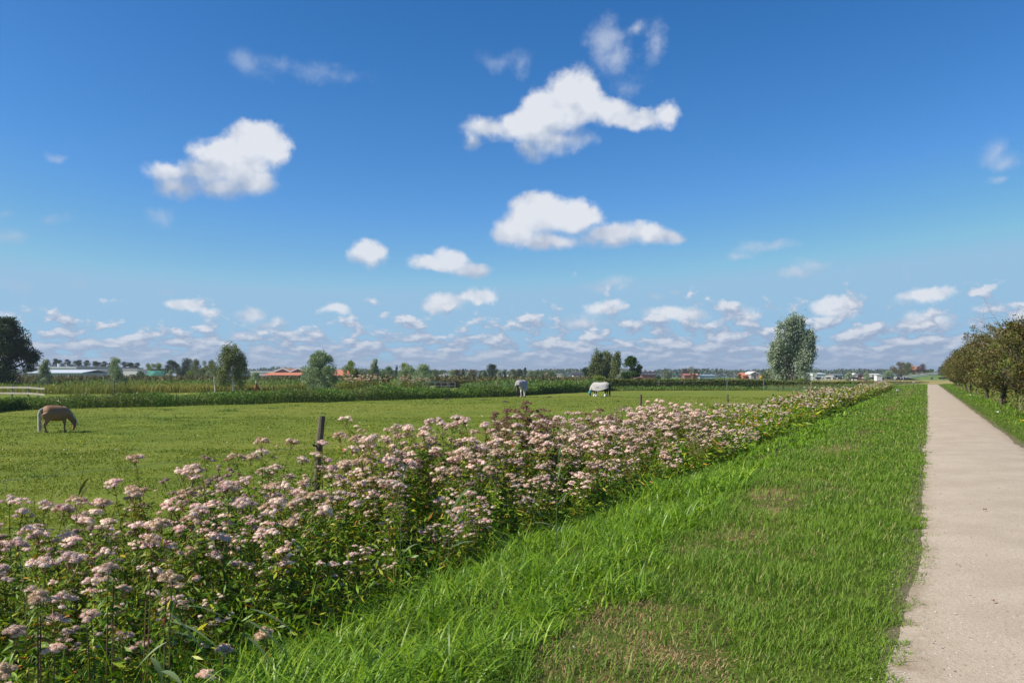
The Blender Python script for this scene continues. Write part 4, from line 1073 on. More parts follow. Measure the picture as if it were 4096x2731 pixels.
for a_ in [
 ('bush', 562, 300, 1480, 34, 'dark small bush between white shed and green net', dict(name='bush', cat='bush')),
 ('yellow', 602, 330, 1450, 46, 'yellow green round tree above the green net'),
 ('yellow', 634, 332, 1448, 44, 'second yellow green tree above the green net, touching the dark one'),
 ('dark', 682, 310, 1436, 58, 'dark green tree right of the yellow green pair'),
 ('young_willow', 678, 250, 1475, 30, 'small pale willow bush in front of the dark green tree', dict(name='willow_bush', cat='bush')),
 ('dark', 712, 330, 1452, 26, 'small dark tree left of the broad domed tree'),
 ('dark', 748, 320, 1428, 58, 'broad domed dark tree standing highest in the left group'),
 ('olive', 784, 300, 1432, 44, 'grey olive tree right of the broad domed tree'),
 ('olive', 816, 290, 1440, 46, 'grey olive tree left of the leaning birch'),
 ('olive', 846, 300, 1436, 40, 'grey olive tree directly behind the leaning birch'),
 ('dark', 728, 260, 1478, 36, 'low dark bush below the broad domed tree', dict(name='bush', cat='bush')),
 ('yellow', 762, 262, 1482, 44, 'low yellow green bush below the domed tree', dict(name='bush', cat='bush')),
 ('willow', 832, 240, 1480, 34, 'low pale green bush behind the leaning birch stem', dict(name='bush', cat='bush')),
 ('oak', 880, 280, 1462, 50, 'green tree partly behind the left side of the drooping birch'),
 ('willow', 1022, 170, 1484, 56, 'fresh green low willow bush right of the drooping birch', dict(name='willow_bush', cat='bush')),
 ('yellow', 1403, 170, 1438, 62, 'round yellow green tree right of the long orange roof'),
 ('olive', 1448, 175, 1470, 40, 'olive low tree between the yellow green tree and windblown willow'),
 ('young_willow', 1488, 140, 1430, 56, 'windblown young willow leaning right, with bushy foot'),
 ('olive', 1478, 138, 1476, 60, 'olive bush at the foot of the windblown young willow', dict(name='bush', cat='bush')),
 ('bush', 1532, 142, 1480, 66, 'dark green rounded bush left of the willow clump', dict(name='bush', cat='bush')),
 ('oak', 1555, 350, 1460, 40, 'grey green distant tree left of the dark spruce'),
 ('spruce', 1586, 300, 1458, 24, 'dark narrow spruce left of the willow clump', dict(name='spruce_tree')),
 ('yellow', 1620, 190, 1447, 60, 'yellow green crown showing above the willow clump'),
 ('willow', 1632, 150, 1456, 86, 'left willow of the big silvery clump'),
 ('willow', 1692, 148, 1450, 92, 'right willow of the big silvery clump'),
 ('olive', 1622, 140, 1490, 40, 'olive bush at the foot of the silvery willow clump', dict(name='bush', cat='bush')),
 ('oak', 1740, 420, 1474, 44, 'distant green tree right of the willow clump'),
 ('oak', 1772, 430, 1476, 40, 'distant green tree over the flat white house'),
 ('willow', 1806, 300, 1476, 34, 'pale tree right of the flat white house'),
 ('brown', 1826, 310, 1476, 42, 'brownish tree right of the flat white house'),
 ('spruce', 1852, 330, 1473, 18, 'slim dark tree between the two brownish trees'),
 ('young_willow', 1868, 230, 1484, 30, 'young pale willow in front of the brownish trees'),
 ('brown', 1888, 310, 1475, 40, 'second brownish tree, left of the dark spiky tree'),
 ('dark', 1966, 300, 1452, 52, 'dark spiky tree standing highest between willow clump and horses'),
 ('dark', 1932, 320, 1478, 36, 'lower dark tree on the left flank of the dark spiky tree'),
 ('young_willow', 1926, 225, 1484, 28, 'young pale willow just left of the dark spiky tree'),
 ('young_willow', 1992, 215, 1480, 34, 'young pale willow just right of the dark spiky tree'),
 ('spruce', 2017, 300, 1475, 24, 'dark small spruce left of the grazing horse in grey rug', dict(name='spruce_tree')),
 ('young_willow', 2046, 220, 1494, 26, 'small pale willow above the horse in grey rug'),
 ('olive', 2052, 420, 1474, 46, 'light olive tree behind, above the horse in grey rug'),
 ('dark', 2080, 380, 1473, 36, 'dark rounded tree above the horse in grey rug'),
 ('dark', 2101, 382, 1467, 22, 'narrow dark treetop right above the horse in grey rug'),
 ('young_willow', 2114, 225, 1476, 46, 'larger pale willow right of the horse in grey rug'),
 ('oak', 2142, 360, 1479, 42, 'green tree between two pale willows'),
 ('young_willow', 2156, 230, 1496, 22, 'tiny pale willow left of the white shed in the distance'),
 ('oak', 2176, 350, 1480, 40, 'green rounded tree left of the long white shed'),
 ('oak', 2206, 352, 1482, 42, 'green rounded tree touching the long white shed'),
 ('young_willow', 2200, 235, 1508, 18, 'very small pale willow at the reed edge'),
 ('young_willow', 2247, 260, 1494, 20, 'small pale tree right of the long white shed'),
 ('dark', 2345, 240, 1465, 38, 'dark low tree on the left side of the poplar trio'),
 ('yellow', 2392, 150, 1500, 92, 'low yellow green bushes at the foot of the poplars', dict(name='bush', cat='bush')),
 ('pale', 2488, 190, 1465, 38, 'pale whitish shrubby tree between the poplars and the maple'),
 ('dark', 2510, 230, 1496, 36, 'dark low bush behind the maple trunk', dict(name='bush', cat='bush')),
 ('dark', 2634, 300, 1502, 30, 'dark low bush right of the dark terraced houses', dict(name='bush', cat='bush')),
 ('olive', 2668, 620, 1474, 40, 'grey rounded distant tree right of the terraced houses'),
 ('red', 2738, 560, 1473, 36, 'reddish dark distant tree left of the bare sapling'),
 ('dark', 2782, 560, 1473, 26, 'dark distant tree right of the bare sapling'),
 ('red', 2778, 430, 1492, 20, 'small reddish tree in front of the low brown farm roofs'),
 ('oak', 2957, 330, 1497, 20, 'small green bush at the left side of the orange roofed farmhouse', dict(name='bush', cat='bush')),
 ('red', 2990, 300, 1501, 16, 'small reddish shrub before the orange roofed farmhouse', dict(name='bush', cat='bush')),
 ('olive', 3078, 300, 1470, 44, 'rounded olive tree at the left foot of the tall white willow'),
 ('oak', 3058, 290, 1484, 30, 'small green tree beside the orange container'),
 ('yellow', 3205, 150, 1512, 46, 'bright green bush growing out of the hedge below the tall willow', dict(name='bush', cat='bush')),
 ('willow', 3396, 420, 1486, 34, 'pale round willow between the grey sheds and the white farm'),
 ('willow', 3466, 430, 1486, 30, 'pale round willow right of the white farm'),
 ('willow', 3553, 500, 1479, 42, 'pale round willow at the left foot of the big round tree'),
 ('brown', 3600, 560, 1443, 62, 'big round brownish tree, left half of the pair right of the cows'),
 ('olive', 3634, 555, 1447, 52, 'big round olive tree, right half of the pair right of the cows'),
 ('red', 3690, 560, 1451, 52, 'dark red round tree right of the orange roof'),
 ('oak', 3722, 565, 1472, 26, 'small green tree at the right side of the dark red tree'),
 ('willow', 3644, 540, 1490, 22, 'round clipped willow at the foot of the big round tree', dict(name='bush', cat='bush')),
 ('willow', 3666, 542, 1487, 18, 'round clipped willow under the orange roof', dict(name='bush', cat='bush')),
 ('willow', 3688, 541, 1486, 20, 'round clipped willow under the dark red tree', dict(name='bush', cat='bush')),
 ('oak', 3708, 543, 1482, 22, 'round clipped green shrub right of the dark red tree', dict(name='bush', cat='bush')),
 ('dark', 3767, 520, 1462, 34, 'lone grey dark tree between the bridge railing and the hawthorns'),
 ('dark', 3792, 600, 1484, 24, 'small far dark tree just left of the hawthorn row'),
]:
    kw = a_[6] if len(a_) > 6 else {}
    T(*a_[:6], **kw)

# distant woods closing the horizon
def distant_wood():
    r = np.random.default_rng(400)
    G = Geo()
    n = 42000
    pxx = r.uniform(-700, 4700, n)
    Y = 900+r.uniform(0, 90, n)
    top = 1481+3.0*vn(pxx, pxx*0, 0.03, 1)+4*vn(pxx, pxx*0, 0.011, 2)-9*np.exp(-((pxx-1150)/190)**2)-3*np.exp(-((pxx-3450)/130)**2)+30*sst(pxx, 3720, 3800)
    zt = zat(top, Y)
    z = FIELD_Z+(zt-FIELD_Z)*r.random(n)**0.75
    P = np.stack([(pxx-CX)/F*Y, Y, z], -1)
    V, Fq = leaf_quads(P, unit(randdir(n, r)+(0, 0, 0.2)), r.uniform(1.6, 3.2, n), r.uniform(1.0, 1.9, n), r)
    G.add(V, [Fq])
    m_ = leaf_mat('distant_wood_foliage', [(0, (0.048, 0.077, 0.035)), (0.6, (0.072, 0.106, 0.048)), (1, (0.102, 0.131, 0.056))], trans=0.15, patch=(0.084, 0.094, 0.044), pscale=0.01)
    tag(link('distant_wood', G.mesh('distant_wood', [m_])), 'long low dark wood closing the horizon', 'wood', kind='stuff')
distant_wood()

# ================================================================ bands of herbs, reeds and hedges across the fields
def band(name, label, cat, poly, depth, height, n, mat, L, W, seed, up=0.5, kind='stuff', bump=0.25, bs=0.3, blades=0.0, mat2=None, lead=(0.15, 0, 0), topbias=0.6):
    """vegetation strip along a ground line of (px, py of its front foot); depth metres towards the back"""
    r = np.random.default_rng(seed)
    pts = []
    for (a, b) in poly:
        Y = (EYE-FIELD_Z)*F/(b-HY); pts.append(((a-CX)/F*Y, Y))
    pts = np.array(pts); seg = np.linalg.norm(np.diff(pts, axis=0), axis=1)
    wgt = seg/ (pts[:-1, 1]+pts[1:, 1]); cum = np.concatenate([[0], np.cumsum(wgt)]); cum /= cum[-1]
    s = r.random(n)
    bx = np.interp(s, cum, pts[:, 0]); by = np.interp(s, cum, pts[:, 1])
    d = r.random(n)*(depth if np.isscalar(depth) else np.interp(s, cum, depth))
    x = bx-0.35*d*0+NV[0]*0*d; y = by+d+0.35*vn(bx, by, 0.5, seed+1)
    hh = np.interp(s, cum, height) if not np.isscalar(height) else np.full(n, float(height))
    front = sst(d, 0, 0.7)*0.35+0.65
    h = hh*front*(1+bump*vn(x, y, bs, seed+2)+0.6*bump*vn(x, y, bs*3.1, seed+3))
    z = ground(x, y)+h*r.random(n)**topbias
    sc = np.clip(y/90, 0.6, 3)
    G = Geo()
    nb = int(n*blades)
    P = np.stack([x, y, z], -1)
    m2 = slice(nb, n)
    if nb < n:
        V, Fq = leaf_quads(P[m2], unit(randdir(n-nb, r)+np.array(lead)+(0, 0, up)), r.uniform(L[0], L[1], n-nb)*sc[m2], r.uniform(W[0], W[1], n-nb)*sc[m2], r)
        G.add(V, [Fq])
    if nb:
        P0 = P[:nb].copy(); P0[:, 2] = ground(x[:nb], y[:nb])
        V, fs = blade_strips(P0, r.normal(0.1, 0.9, nb), h[:nb]*r.uniform(0.85, 1.2, nb), r.uniform(W[0], W[1], nb)*0.6*sc[:nb], r.uniform(0.05, 0.4, nb), r.uniform(0, 0.25, nb), 2, r)
        G.add(V, fs, 1 if mat2 else 0)
    return tag(link(name, G.mesh(name, [mat]+([mat2] if mat2 else []))), label, cat, kind=kind)
M_reed_field = leaf_mat('reed_bed_foliage', [(0, (0.146, 0.158, 0.024)), (0.4, (0.233, 0.234, 0.039)), (0.8, (0.349, 0.323, 0.066)), (1, (0.480, 0.398, 0.121))], trans=0.3, patch=(0.175, 0.193, 0.033), pscale=0.08)
M_reed_blue = leaf_mat('green_reed_foliage', [(0, (0.072, 0.131, 0.039)), (0.5, (0.111, 0.188, 0.061)), (1, (0.208, 0.288, 0.132))], trans=0.3)
M_weed = leaf_mat('weed_foliage', [(0, (0.085, 0.088, 0.024)), (0.5, (0.130, 0.131, 0.035)), (0.9, (0.182, 0.125, 0.055)), (1, (0.208, 0.188, 0.066))], trans=0.25)
band('ditch_herbs', 'dark green nettles and herbs along the ditch at the far side of the horse field', 'herbs',
     [(-500, 1690), (0, 1643), (400, 1632), (700, 1624), (1400, 1604), (1800, 1592), (2050, 1585), (2250, 1572), (2440, 1563)], [4, 4, 4.5, 4.5, 4.5, 4.5, 4.5, 5, 6], [0.60, 0.66, 0.85, 0.95, 1.05, 1.0, 1.0, 1.0, 0.9], 70000, M_T['herb'], (0.16, 0.34), (0.07, 0.14), 501, up=0.3, bump=0.45, bs=0.16, blades=0.12)
band('reed_bed', 'yellow green reed bed stretching behind the ditch on the left', 'reeds',
     [(-600, 1582), (0, 1579), (400, 1576), (800, 1569), (1200, 1560), (1500, 1556)], [60, 60, 60, 62, 60, 50], [1.15, 1.2, 1.25, 1.2, 1.1, 1.0], 80000, M_T['herb'], (0.3, 0.5), (0.07, 0.12), 502, up=0.9, bump=0.26, bs=0.10, blades=0.86, mat2=M_reed_field)
band('green_reeds', 'blue green reeds behind the ditch above the grey rugged horse', 'reeds',
     [(1840, 1562), (1900, 1561), (1990, 1560), (2200, 1556), (2400, 1553)], [10, 18, 24, 22, 12], [0.9, 1.15, 1.3, 1.15, 1.3], 26000, M_T['herb'], (0.3, 0.5), (0.08, 0.13), 503, up=0.8, bump=0.22, bs=0.12, blades=0.85, mat2=M_reed_blue)
band('rough_weeds', 'strip of brownish weeds running in front of the far trees', 'weeds',
     [(-700, 1543), (0, 1541), (900, 1541), (1500, 1541), (2000, 1541), (2450, 1542)], 26, [1.5, 1.45, 1.3, 1.3, 1.2, 1.2], 46000, M_weed, (0.35, 0.7), (0.16, 0.30), 504, up=0.4, bump=0.16, bs=0.06)
band('hedge_foot_grass', 'light green rough grass along the foot of the far hedge', 'grass',
     [(2420, 1563), (2700, 1562), (3000, 1561), (3300, 1560), (3460, 1556)], 5, [0.45, 0.4, 0.45, 0.5, 0.6], 26000, M_T['herb'], (0.2, 0.4), (0.06, 0.1), 505, up=0.9, bump=0.3, bs=0.3, blades=0.8, mat2=leaf_mat('bright_rough_grass', [(0, (0.10, 0.15, 0.02)), (0.6, (0.16, 0.22, 0.03)), (1, (0.26, 0.26, 0.07))], trans=0.35))
band('bank_weeds', 'mixed green and brown weeds between the far flowers and the cow meadow', 'weeds',
     [(3250, 1572), (3400, 1556), (3600, 1540), (3720, 1531)], [24, 26, 40, 50], [0.8, 0.8, 0.55, 0.3], 26000, M_weed, (0.08, 0.18), (0.03, 0.06), 506, up=0.6, bump=0.3, bs=0.12, blades=0.5, mat2=M_reed_blue)

M_hedge_core = plain_mat('hedge_light_block', (0.055, 0.045, 0.022), 0.95, 0.3, 3)  # twig-brown solid box put inside each hedge to stop light passing through
def hedge(name, label, pts, width, height, n, LL, WW, seed, mat=None, hf=lambda x: 1.0+0*x, round_=0.12, near=None):
    """clipped hedge: solid twig-brown core added to block light, leaves over its faces"""
    r = np.random.default_rng(seed)
    pts = np.array(pts, float)
    seg = np.diff(pts, axis=0); ln = np.linalg.norm(seg, axis=1)
    G = Geo()
    for a, b in zip(pts[:-1], pts[1:]):
        d = (b-a)/np.linalg.norm(b-a); nn = np.array((-d[1], d[0]))*width*0.40
        V = []
        for z in (-0.1, height*0.93):
            for q in (a-nn, b-nn, b+nn, a+nn): V.append((q[0], q[1], float(ground(q[0], q[1]))+z*float(hf(q[0]))))
        G.add(V, [[(3, 2, 1, 0), (4, 5, 6, 7), (0, 1, 5, 4), (1, 2, 6, 5), (2, 3, 7, 6), (3, 0, 4, 7)]], 1)
    dist = np.linalg.norm((pts[:-1]+pts[1:])/2, axis=1)
    w = ln/np.maximum(dist, 20)**1.3; w /= w.sum()
    i = r.choice(len(ln), n, p=w); s = r.random(n)
    B = pts[i]+seg[i]*s[:, None]; dd = seg[i]/ln[i][:, None]; nn = np.stack([-dd[:, 1], dd[:, 0]], -1)
    f = r.random(n)
    side = np.where(f < 0.38, -1.0, np.where(f < 0.66, 1.0, 0)); top = side == 0
    off = np.where(top, r.uniform(-0.5, 0.5, n), side*0.5)*width
    zz = np.where(top, 1.0, r.random(n)**0.9)*height
    off = off*(1-round_*np.clip((zz/height-0.8)*5, 0, 1))
    wob = 0.05*vn(B[:, 0], B[:, 1], 0.5, seed)+0.05*vn(B[:, 0], zz*2, 1.6, seed+1)
    x = B[:, 0]+nn[:, 0]*(off*(1+wob)); y = B[:, 1]+nn[:, 1]*(off*(1+wob))
    z = ground(x, y)+zz*(1+0.5*wob)*hf(x)
    P = np.stack([x, y, z], -1)
    N3 = np.stack([nn[:, 0]*side, nn[:, 1]*side, np.where(top, 1.0, 0.0)], -1)
    sc = np.clip(np.hypot(x, y)/(near or 60), 0.7, 3)
    V, Fq = leaf_quads(P-N3*0.03, unit(N3*0.55+randdir(n, r)), r.uniform(0.7, 1.3, n)*LL*sc, r.uniform(0.7, 1.3, n)*WW*sc, r)
    G.add(V, [Fq], 0)
    return tag(link(name, G.mesh(name, [mat or M_T['hedge'], M_hedge_core])), label, 'hedge')
hedge('hedge', 'long low clipped hedge closing the far end of the horse field',
      [px(2415, 146)[:2], px(2600, 147)[:2], px(2900, 148)[:2], px(3050, 149)[:2], px(3200, 150)[:2], px(3440, 155)[:2]], 1.2, 1.52, 30000, 0.30, 0.19, 510, near=150, hf=lambda x: 1-0.34*sst(x, 40, 58))
hedge('hedge', 'low dark brown hedge behind the metal gate, left of the green reeds',
      [px(1740, 160)[:2], px(1985, 160)[:2]], 1.2, 1.15, 6000, 0.34, 0.22, 511, mat=M_T['brown'], near=150)
hedge('hedge', 'short piece of dark hedge in the reeds between the two rugged horses',
      [px(2222, 165)[:2], px(2330, 165)[:2]], 1.2, 1.0, 3500, 0.34, 0.22, 512, mat=M_T['brown'], near=150)
hp = [xy(u, -4.15-0.004*u) for u in (24, 40, 56, 72, 90, 110, 135, 165)]
hedge('hedge', 'clipped hedge along the right side of the path under the hawthorn trees', hp, 1.0, 1.38, 52000, 0.085, 0.05, 513, near=42)

# hawthorn row
haw = [tree_mesh(600+i, 4.9, 0.26, 2.25, 60, 0.60, 15000, 0.11, 0.075, 'round', (0, 0, 0.15), leafmat=M_T['haw'], trunk=0.12, out=0.45) for i in range(3)]
hl = ['hawthorn tree reaching out of the picture over the near hedge', 'brownish green hawthorn above the hedge, behind the leafless twigs', 'wide hawthorn with straggling top branches', 'hawthorn with the clearly visible dark trunk before the hedge', 'hawthorn whose slim dark trunk stands just beyond the clearest one', 'smaller looking hawthorn towards the far end of the row', 'hawthorn next to last in the row', 'rust tinged hawthorn ending the row beside the meadow', 'far hawthorn hidden behind the row end']
for i, u in enumerate((38, 52.5, 67, 81.5, 94.4, 106, 118, 131, 146)):
    v = -3.52-0.004*u+0.06*((i*7) % 3-1)
    x, y = xy(u, v)
    o = link('hawthorn_tree', None, loc=(x, y, float(ground(x, y))), rz=i*2.1, scale=(1.0+0.08*((i*5) % 3-1), 1.0+0.08*((i*5) % 3-1), [0.78, 0.84, 0.92, 0.92, 0.92, 0.94, 0.92, 0.88, 0.8][i]))
    tag(o, hl[i], 'tree', 'hawthorn row along the path')
    part('trunk', haw[i % 3][0], o); part('crown', haw[i % 3][1], o)
    # straggling leafy shoots above the clipped crown
x, y = xy(44.5, -3.9)
W = leafless(630, 4.9, 1.8, 70)
dt = link('half_bare_tree', None, loc=(x, y, float(ground(x, y)))); tag(dt, 'half dead tree with bare grey twigs at the right edge, above the hedge', 'tree')
part('trunk', W.mesh('bare_branches', [M_twig]), dt)
part('crown', tree_mesh(631, 3.4, 0.45, 2.1, 26, 0.4, 3000, 0.12, 0.06, 'dome', (0, 0, -0.2), leafmat=M_T['yellow'], trunk=0.05, flat=0.4)[1], dt)
x, y = xy(62.0, -4.0)
st = link('straggly_shoots', None, loc=(x, y, float(ground(x, y)))); tag(st, 'long thin shoots with sparse leaves sticking out over the hawthorn crowns', 'tree')
part('trunk', leafless(632, 4.6, 1.5, 34).mesh('shoots', [M_bark]), st)
part('crown', tree_mesh(633, 5.2, 0.66, 2.2, 40, 0.22, 1500, 0.10, 0.06, 'vase', (0, 0, 0.3), leafmat=M_T['haw'], trunk=0.04)[1], st)

# ================================================================ animals
def coat(name, stops, scale=2.0, rough=0.65):
    m_, N, out = new_mat(name)
    tc = N.n('ShaderNodeTexCoord').outputs['Object']
    oi = N.n('ShaderNodeObjectInfo').outputs['Random']
    ns = N.noise(N.v('ADD', tc, N.comb(N.m('MULTIPLY', oi, 31.0), 0.0, 0.0)), scale, 2.0, 0.5)
    p = N.n('ShaderNodeBsdfPrincipled'); N.put(p.inputs['Base Color'], N.ramp(ns, stops)); p.inputs['Roughness'].default_value = rough
    p.inputs['Specular IOR Level'].default_value = 0.25
    N.t.links.new(p.outputs[0], out.inputs[0])
    return m_
def fused(name, geo, mat, vox=0.022, it=6):
    """fuse overlapping swept volumes into one continuous, smooth body"""
    me = geo.mesh(name+'_raw', [mat]); ob = bpy.data.objects.new(name+'_raw', me); COL.objects.link(ob)
    md = ob.modifiers.new('r', 'REMESH'); md.mode = 'VOXEL'; md.voxel_size = vox; md.use_smooth_shade = True
    sm = ob.modifiers.new('s', 'SMOOTH'); sm.factor = 0.6; sm.iterations = it
    dg = bpy.context.evaluated_depsgraph_get(); dg.update()
    out = bpy.data.meshes.new_from_object(ob.evaluated_get(dg))
    bpy.data.objects.remove(ob); bpy.data.meshes.remove(me)
    out.name = name; out.materials.clear(); out.materials.append(mat)
    out.polygons.foreach_set('use_smooth', np.ones(len(out.polygons), bool)); out.update()
    return out
def etube(G, P, k=16):
    """swept ellipse: P rows (x, y, z, half width, half height)"""
    P = np.array(P, float); n0 = len(P)
    t = np.linspace(0, n0-1, (n0-1)*4+1); Q = np.stack([np.interp(t, np.arange(n0), P[:, i]) for i in range(5)], -1)
    for _ in range(3): Q[1:-1] = (Q[:-2]+2*Q[1:-1]+Q[2:])/4
    c = Q[:, :3]; tg = unit(np.gradient(c, axis=0)); sd = unit(np.cross(tg, (0.0, 0.02, 1.0)) if abs(tg[0, 2]) < 0.9 else np.cross(tg, (1.0, 0.02, 0.0)))
    ylike = np.array((0, 1.0, 0)); sd = unit(ylike-tg*(tg@ylike)[:, None]); up = np.cross(sd, tg)
    ph = np.arange(k)*2*math.pi/k
    ring = c[:, None]+Q[:, 3][:, None, None]*np.cos(ph)[None, :, None]*sd[:, None]+Q[:, 4][:, None, None]*np.sin(ph)[None, :, None]*up[:, None]
    n = len(c); i = np.arange(n-1)[:, None]*k; j = np.arange(k)[None]
    q = np.stack([i+j, i+(j+1) % k, i+k+(j+1) % k, i+k+j], -1).reshape(-1, 4)
    G.add(ring.reshape(-1, 3), [q, np.array([np.arange(k)[::-1], (n-1)*k+np.arange(k)])])
def equine(pose, fat=1.0, short=1.0):
    """grazing or alert horse, withers at 1.0; short < 1 shortens the trunk"""
    G = Geo(); f = fat; X = lambda x: x*short
    trunk = [(X(-.66), 0, .80, .05, .07), (X(-.62), 0, .80, .13, .14), (X(-.50), 0, .79, .21*f, .215*f), (X(-.30), 0, .77, .235*f, .235*f), (X(-.05), 0, .74, .25*f, .245*f), (X(.18), 0, .74, .245*f, .245*f), (X(.36), 0, .76, .21*f, .235), (X(.50), 0, .76, .15, .19), (X(.57), 0, .75, .08, .10)]
    etube(G, trunk)
    e = X(.40)
    if pose == 'graze':
        etube(G, [(e-.05, 0, .84, .11, .17), (e+.12, .01, .70, .105, .165), (e+.24, .02, .53, .085, .135), (e+.32, .03, .38, .07, .10), (e+.34, .03, .30, .06, .08)])
        head = [(e+.30, .03, .385, .06, .06), (e+.355, .03, .33, .075, .085), (e+.36, .03, .24, .07, .085), (e+.335, .03, .15, .052, .06), (e+.31, .03, .07, .045, .048), (e+.30, .03, .025, .035, .035)]
        ears = [((e+.35, .03+.045*s, .38), (e+.43, .03+.075*s, .45)) for s in (1, -1)]
        mane = [(e-.10, 0, .99), (e+.05, 0, .93), (e+.20, .01, .77), (e+.32, .02, .59), (e+.40, .03, .44), (e+.43, .03, .34)]
    else:
        etube(G, [(e-.05, 0, .82, .11, .18), (e+.12, 0, .98, .10, .15), (e+.25, 0, 1.16, .08, .11), (e+.32, 0, 1.28, .06, .08)])
        head = [(e+.28, 0, 1.33, .05, .05), (e+.36, 0, 1.30, .07, .085), (e+.45, 0, 1.20, .065, .08), (e+.53, 0, 1.10, .05, .055), (e+.57, 0, 1.03, .04, .045)]
        ears = [((e+.30, .045*s, 1.36), (e+.31, .07*s, 1.48)) for s in (1, -1)]
        mane = [(e-.05, 0, 1.02), (e+.06, 0, 1.13), (e+.16, 0, 1.24), (e+.25, 0, 1.35), (e+.32, 0, 1.39)]
    etube(G, head, 12)
    for a_, b_ in ears: G.tube(np.array([a_, ((a_[0]+b_[0])/2, (a_[1]+b_[1])/2, (a_[2]+b_[2])/2), b_]), [.028, .026, .006], 6)
    hoof = []
    for s, dx in ((1, .03), (-1, -.05)):
        x = X(.36)+dx; y = .12*s
        etube(G, [(x, y*.8, .72, .10, .13), (x, y, .56, .075, .10), (x-.01, y, .44, .05, .062), (x, y, .29, .042, .046), (x-.005, y, .22, .030, .033), (x, y, .10, .032, .036), (x+.015, y, .03, .042, .05), (x+.02, y, .0, .045, .055)], 10); hoof.append((x+.02, y))
    for s, dx in ((1, .07), (-1, -.05)):
        x = X(-.42)+dx*.6; y = .125*s
        etube(G, [(x-.03, y*.8, .76, .13*f, .19), (x+.0, y, .60, .11, .165), (x+.03, y, .50, .08, .11), (x-.05, y, .38, .05, .065), (x-.09, y, .31, .042, .052), (x-.07, y, .20, .030, .035), (x-.055, y, .10, .034, .038), (x-.035, y, .03, .044, .052), (x-.03, y, .0, .047, .057)], 10); hoof.append((x-.03, y))
    return G, mane, hoof, X
def strands(path, n, spread, rad, seed, jag=0.15):
    r = np.random.default_rng(seed); G = Geo(); path = np.array(path, float)
    for i in range(n):
        o = r.normal(0, 1, 3)*spread; k = 1-jag*r.random()
        q = path[:max(3, int(len(path)*k+0.5))]
        t = np.linspace(0, 1, len(q))[:, None]
        G.tube(q+o*(0.35+0.65*t), rad*(1.1-0.75*np.linspace(0, 1, len(q))), 4)
    return G
def rug(stations, mat, thick=0.0, seed=3):
    """cloth sheet over the back: stations (x, top z, half width, hem z left, hem z right)"""
    r = np.random.default_rng(seed)
    k = 15; rows = []
    for (x, tz, hw, hl, hr) in stations:
        row = []
        for j in range(k):
            a = -1+2*j/(k-1); hem = hl if a > 0 else hr
            m = abs(a)
            if m < 0.55:
                th = m/0.55*math.pi/2
                y = hw*math.sin(th); z = tz-hw*0.75*(1-math.cos(th))
            else:
                q = (m-0.55)/0.45
                y = hw*(1+0.10*q+0.03*math.sin(x*17+q*3)); z = (tz-hw*0.75)*(1-q)+hem*q
            row.append((x+0.01*math.sin(j*2.1), math.copysign(y, a), z))
        rows.append(row)
    V = np.array(rows).reshape(-1, 3); n = len(stations)
    q = [(i*k+j, (i+1)*k+j, (i+1)*k+j+1, i*k+j+1) for i in range(n-1) for j in range(k-1)]
    return new_mesh('rug', V, [q], [mat], smooth=True)
C_tan = coat('tan_coat', [(0, (0.24, 0.125, 0.065)), (1, (0.33, 0.185, 0.105))])
C_flax = coat('flaxen_hair', [(0, (0.50, 0.44, 0.33)), (1, (0.66, 0.60, 0.48))], 12)
C_black = coat('black_coat', [(0, (0.022, 0.018, 0.017)), (1, (0.045, 0.035, 0.032))])
C_bay = coat('chestnut_coat', [(0, (0.21, 0.075, 0.035)), (1, (0.27, 0.11, 0.05))])
C_white = coat('white_coat', [(0, (0.60, 0.56, 0.52)), (1, (0.75, 0.72, 0.68))])
C_rug = plain_mat('white_rug_cloth', (0.45, 0.42, 0.41), 0.85, 0.08, 5)
C_rugm = plain_mat('mauve_rug_cloth', (0.36, 0.31, 0.36), 0.85, 0.12, 5)
C_trim = plain_mat('dark_rug_trim', (0.05, 0.05, 0.055), 0.8)
C_mask = plain_mat('teal_mask_cloth', (0.06, 0.33, 0.36), 0.8)
C_hoof = plain_mat('hoof_horn', (0.06, 0.05, 0.045), 0.5)

def horse(pose, label, pxx, Y, s, rz, body, hair, fat=1.0, feather=None, name='horse', mane=True, short=1.0):
    G, mp, hoofs, X = equine(pose, fat, short)
    rt = link(name, None, loc=px(pxx, Y, float(ground(*px(pxx, Y)[:2]))), rz=rz, scale=s)
    tag(rt, label, 'horse' if name == 'horse' else 'pony')
    part('body', fused('body', G, body), rt)
    for (x, y) in hoofs:
        if feather: part('feather', Geo().tube(np.array([(x+.005, y, -0.01), (x, y, 0.05), (x-.02, y, 0.19)]), [.085, .075, .040], 9).mesh('feather', [feather], smooth=True), rt)
        else: part('hoof', Geo().tube(np.array([(x+.01, y, -0.01), (x+.005, y, 0.025), (x, y, 0.055)]), [.060, .056, .050], 9).mesh('hoof', [C_hoof], smooth=True), rt)
    t0 = X(-.64)
    tail = [(t0+.02, 0, .92), (t0-.05, 0, .88), (t0-.10, 0, .72), (t0-.10, 0, .50), (t0-.09, 0, .28), (t0-.09, 0, .07)]
    part('tail', strands(tail, 40, 0.036, 0.026, 5).mesh('tail', [hair]), rt)
    if mane:
        G = Geo(); r = np.random.default_rng(8); mp = np.array(mp)
        for i in range(130):
            q = r.random()*(len(mp)-1.01); j = int(q); b = mp[j]*(1-q+j)+mp[j+1]*(q-j)
            sd = 1 if r.random() < 0.3 else -1
            G.tube(np.array([b+(0, 0, .015), b+(0.02, 0.05*sd, 0.0), b+(0.01+0.04*r.random(), 0.10*sd, -0.08-0.08*r.random())]), [0.016, 0.013, 0.005], 4)
        part('mane', G.mesh('mane', [hair]), rt)
    return rt
PY = 32.6
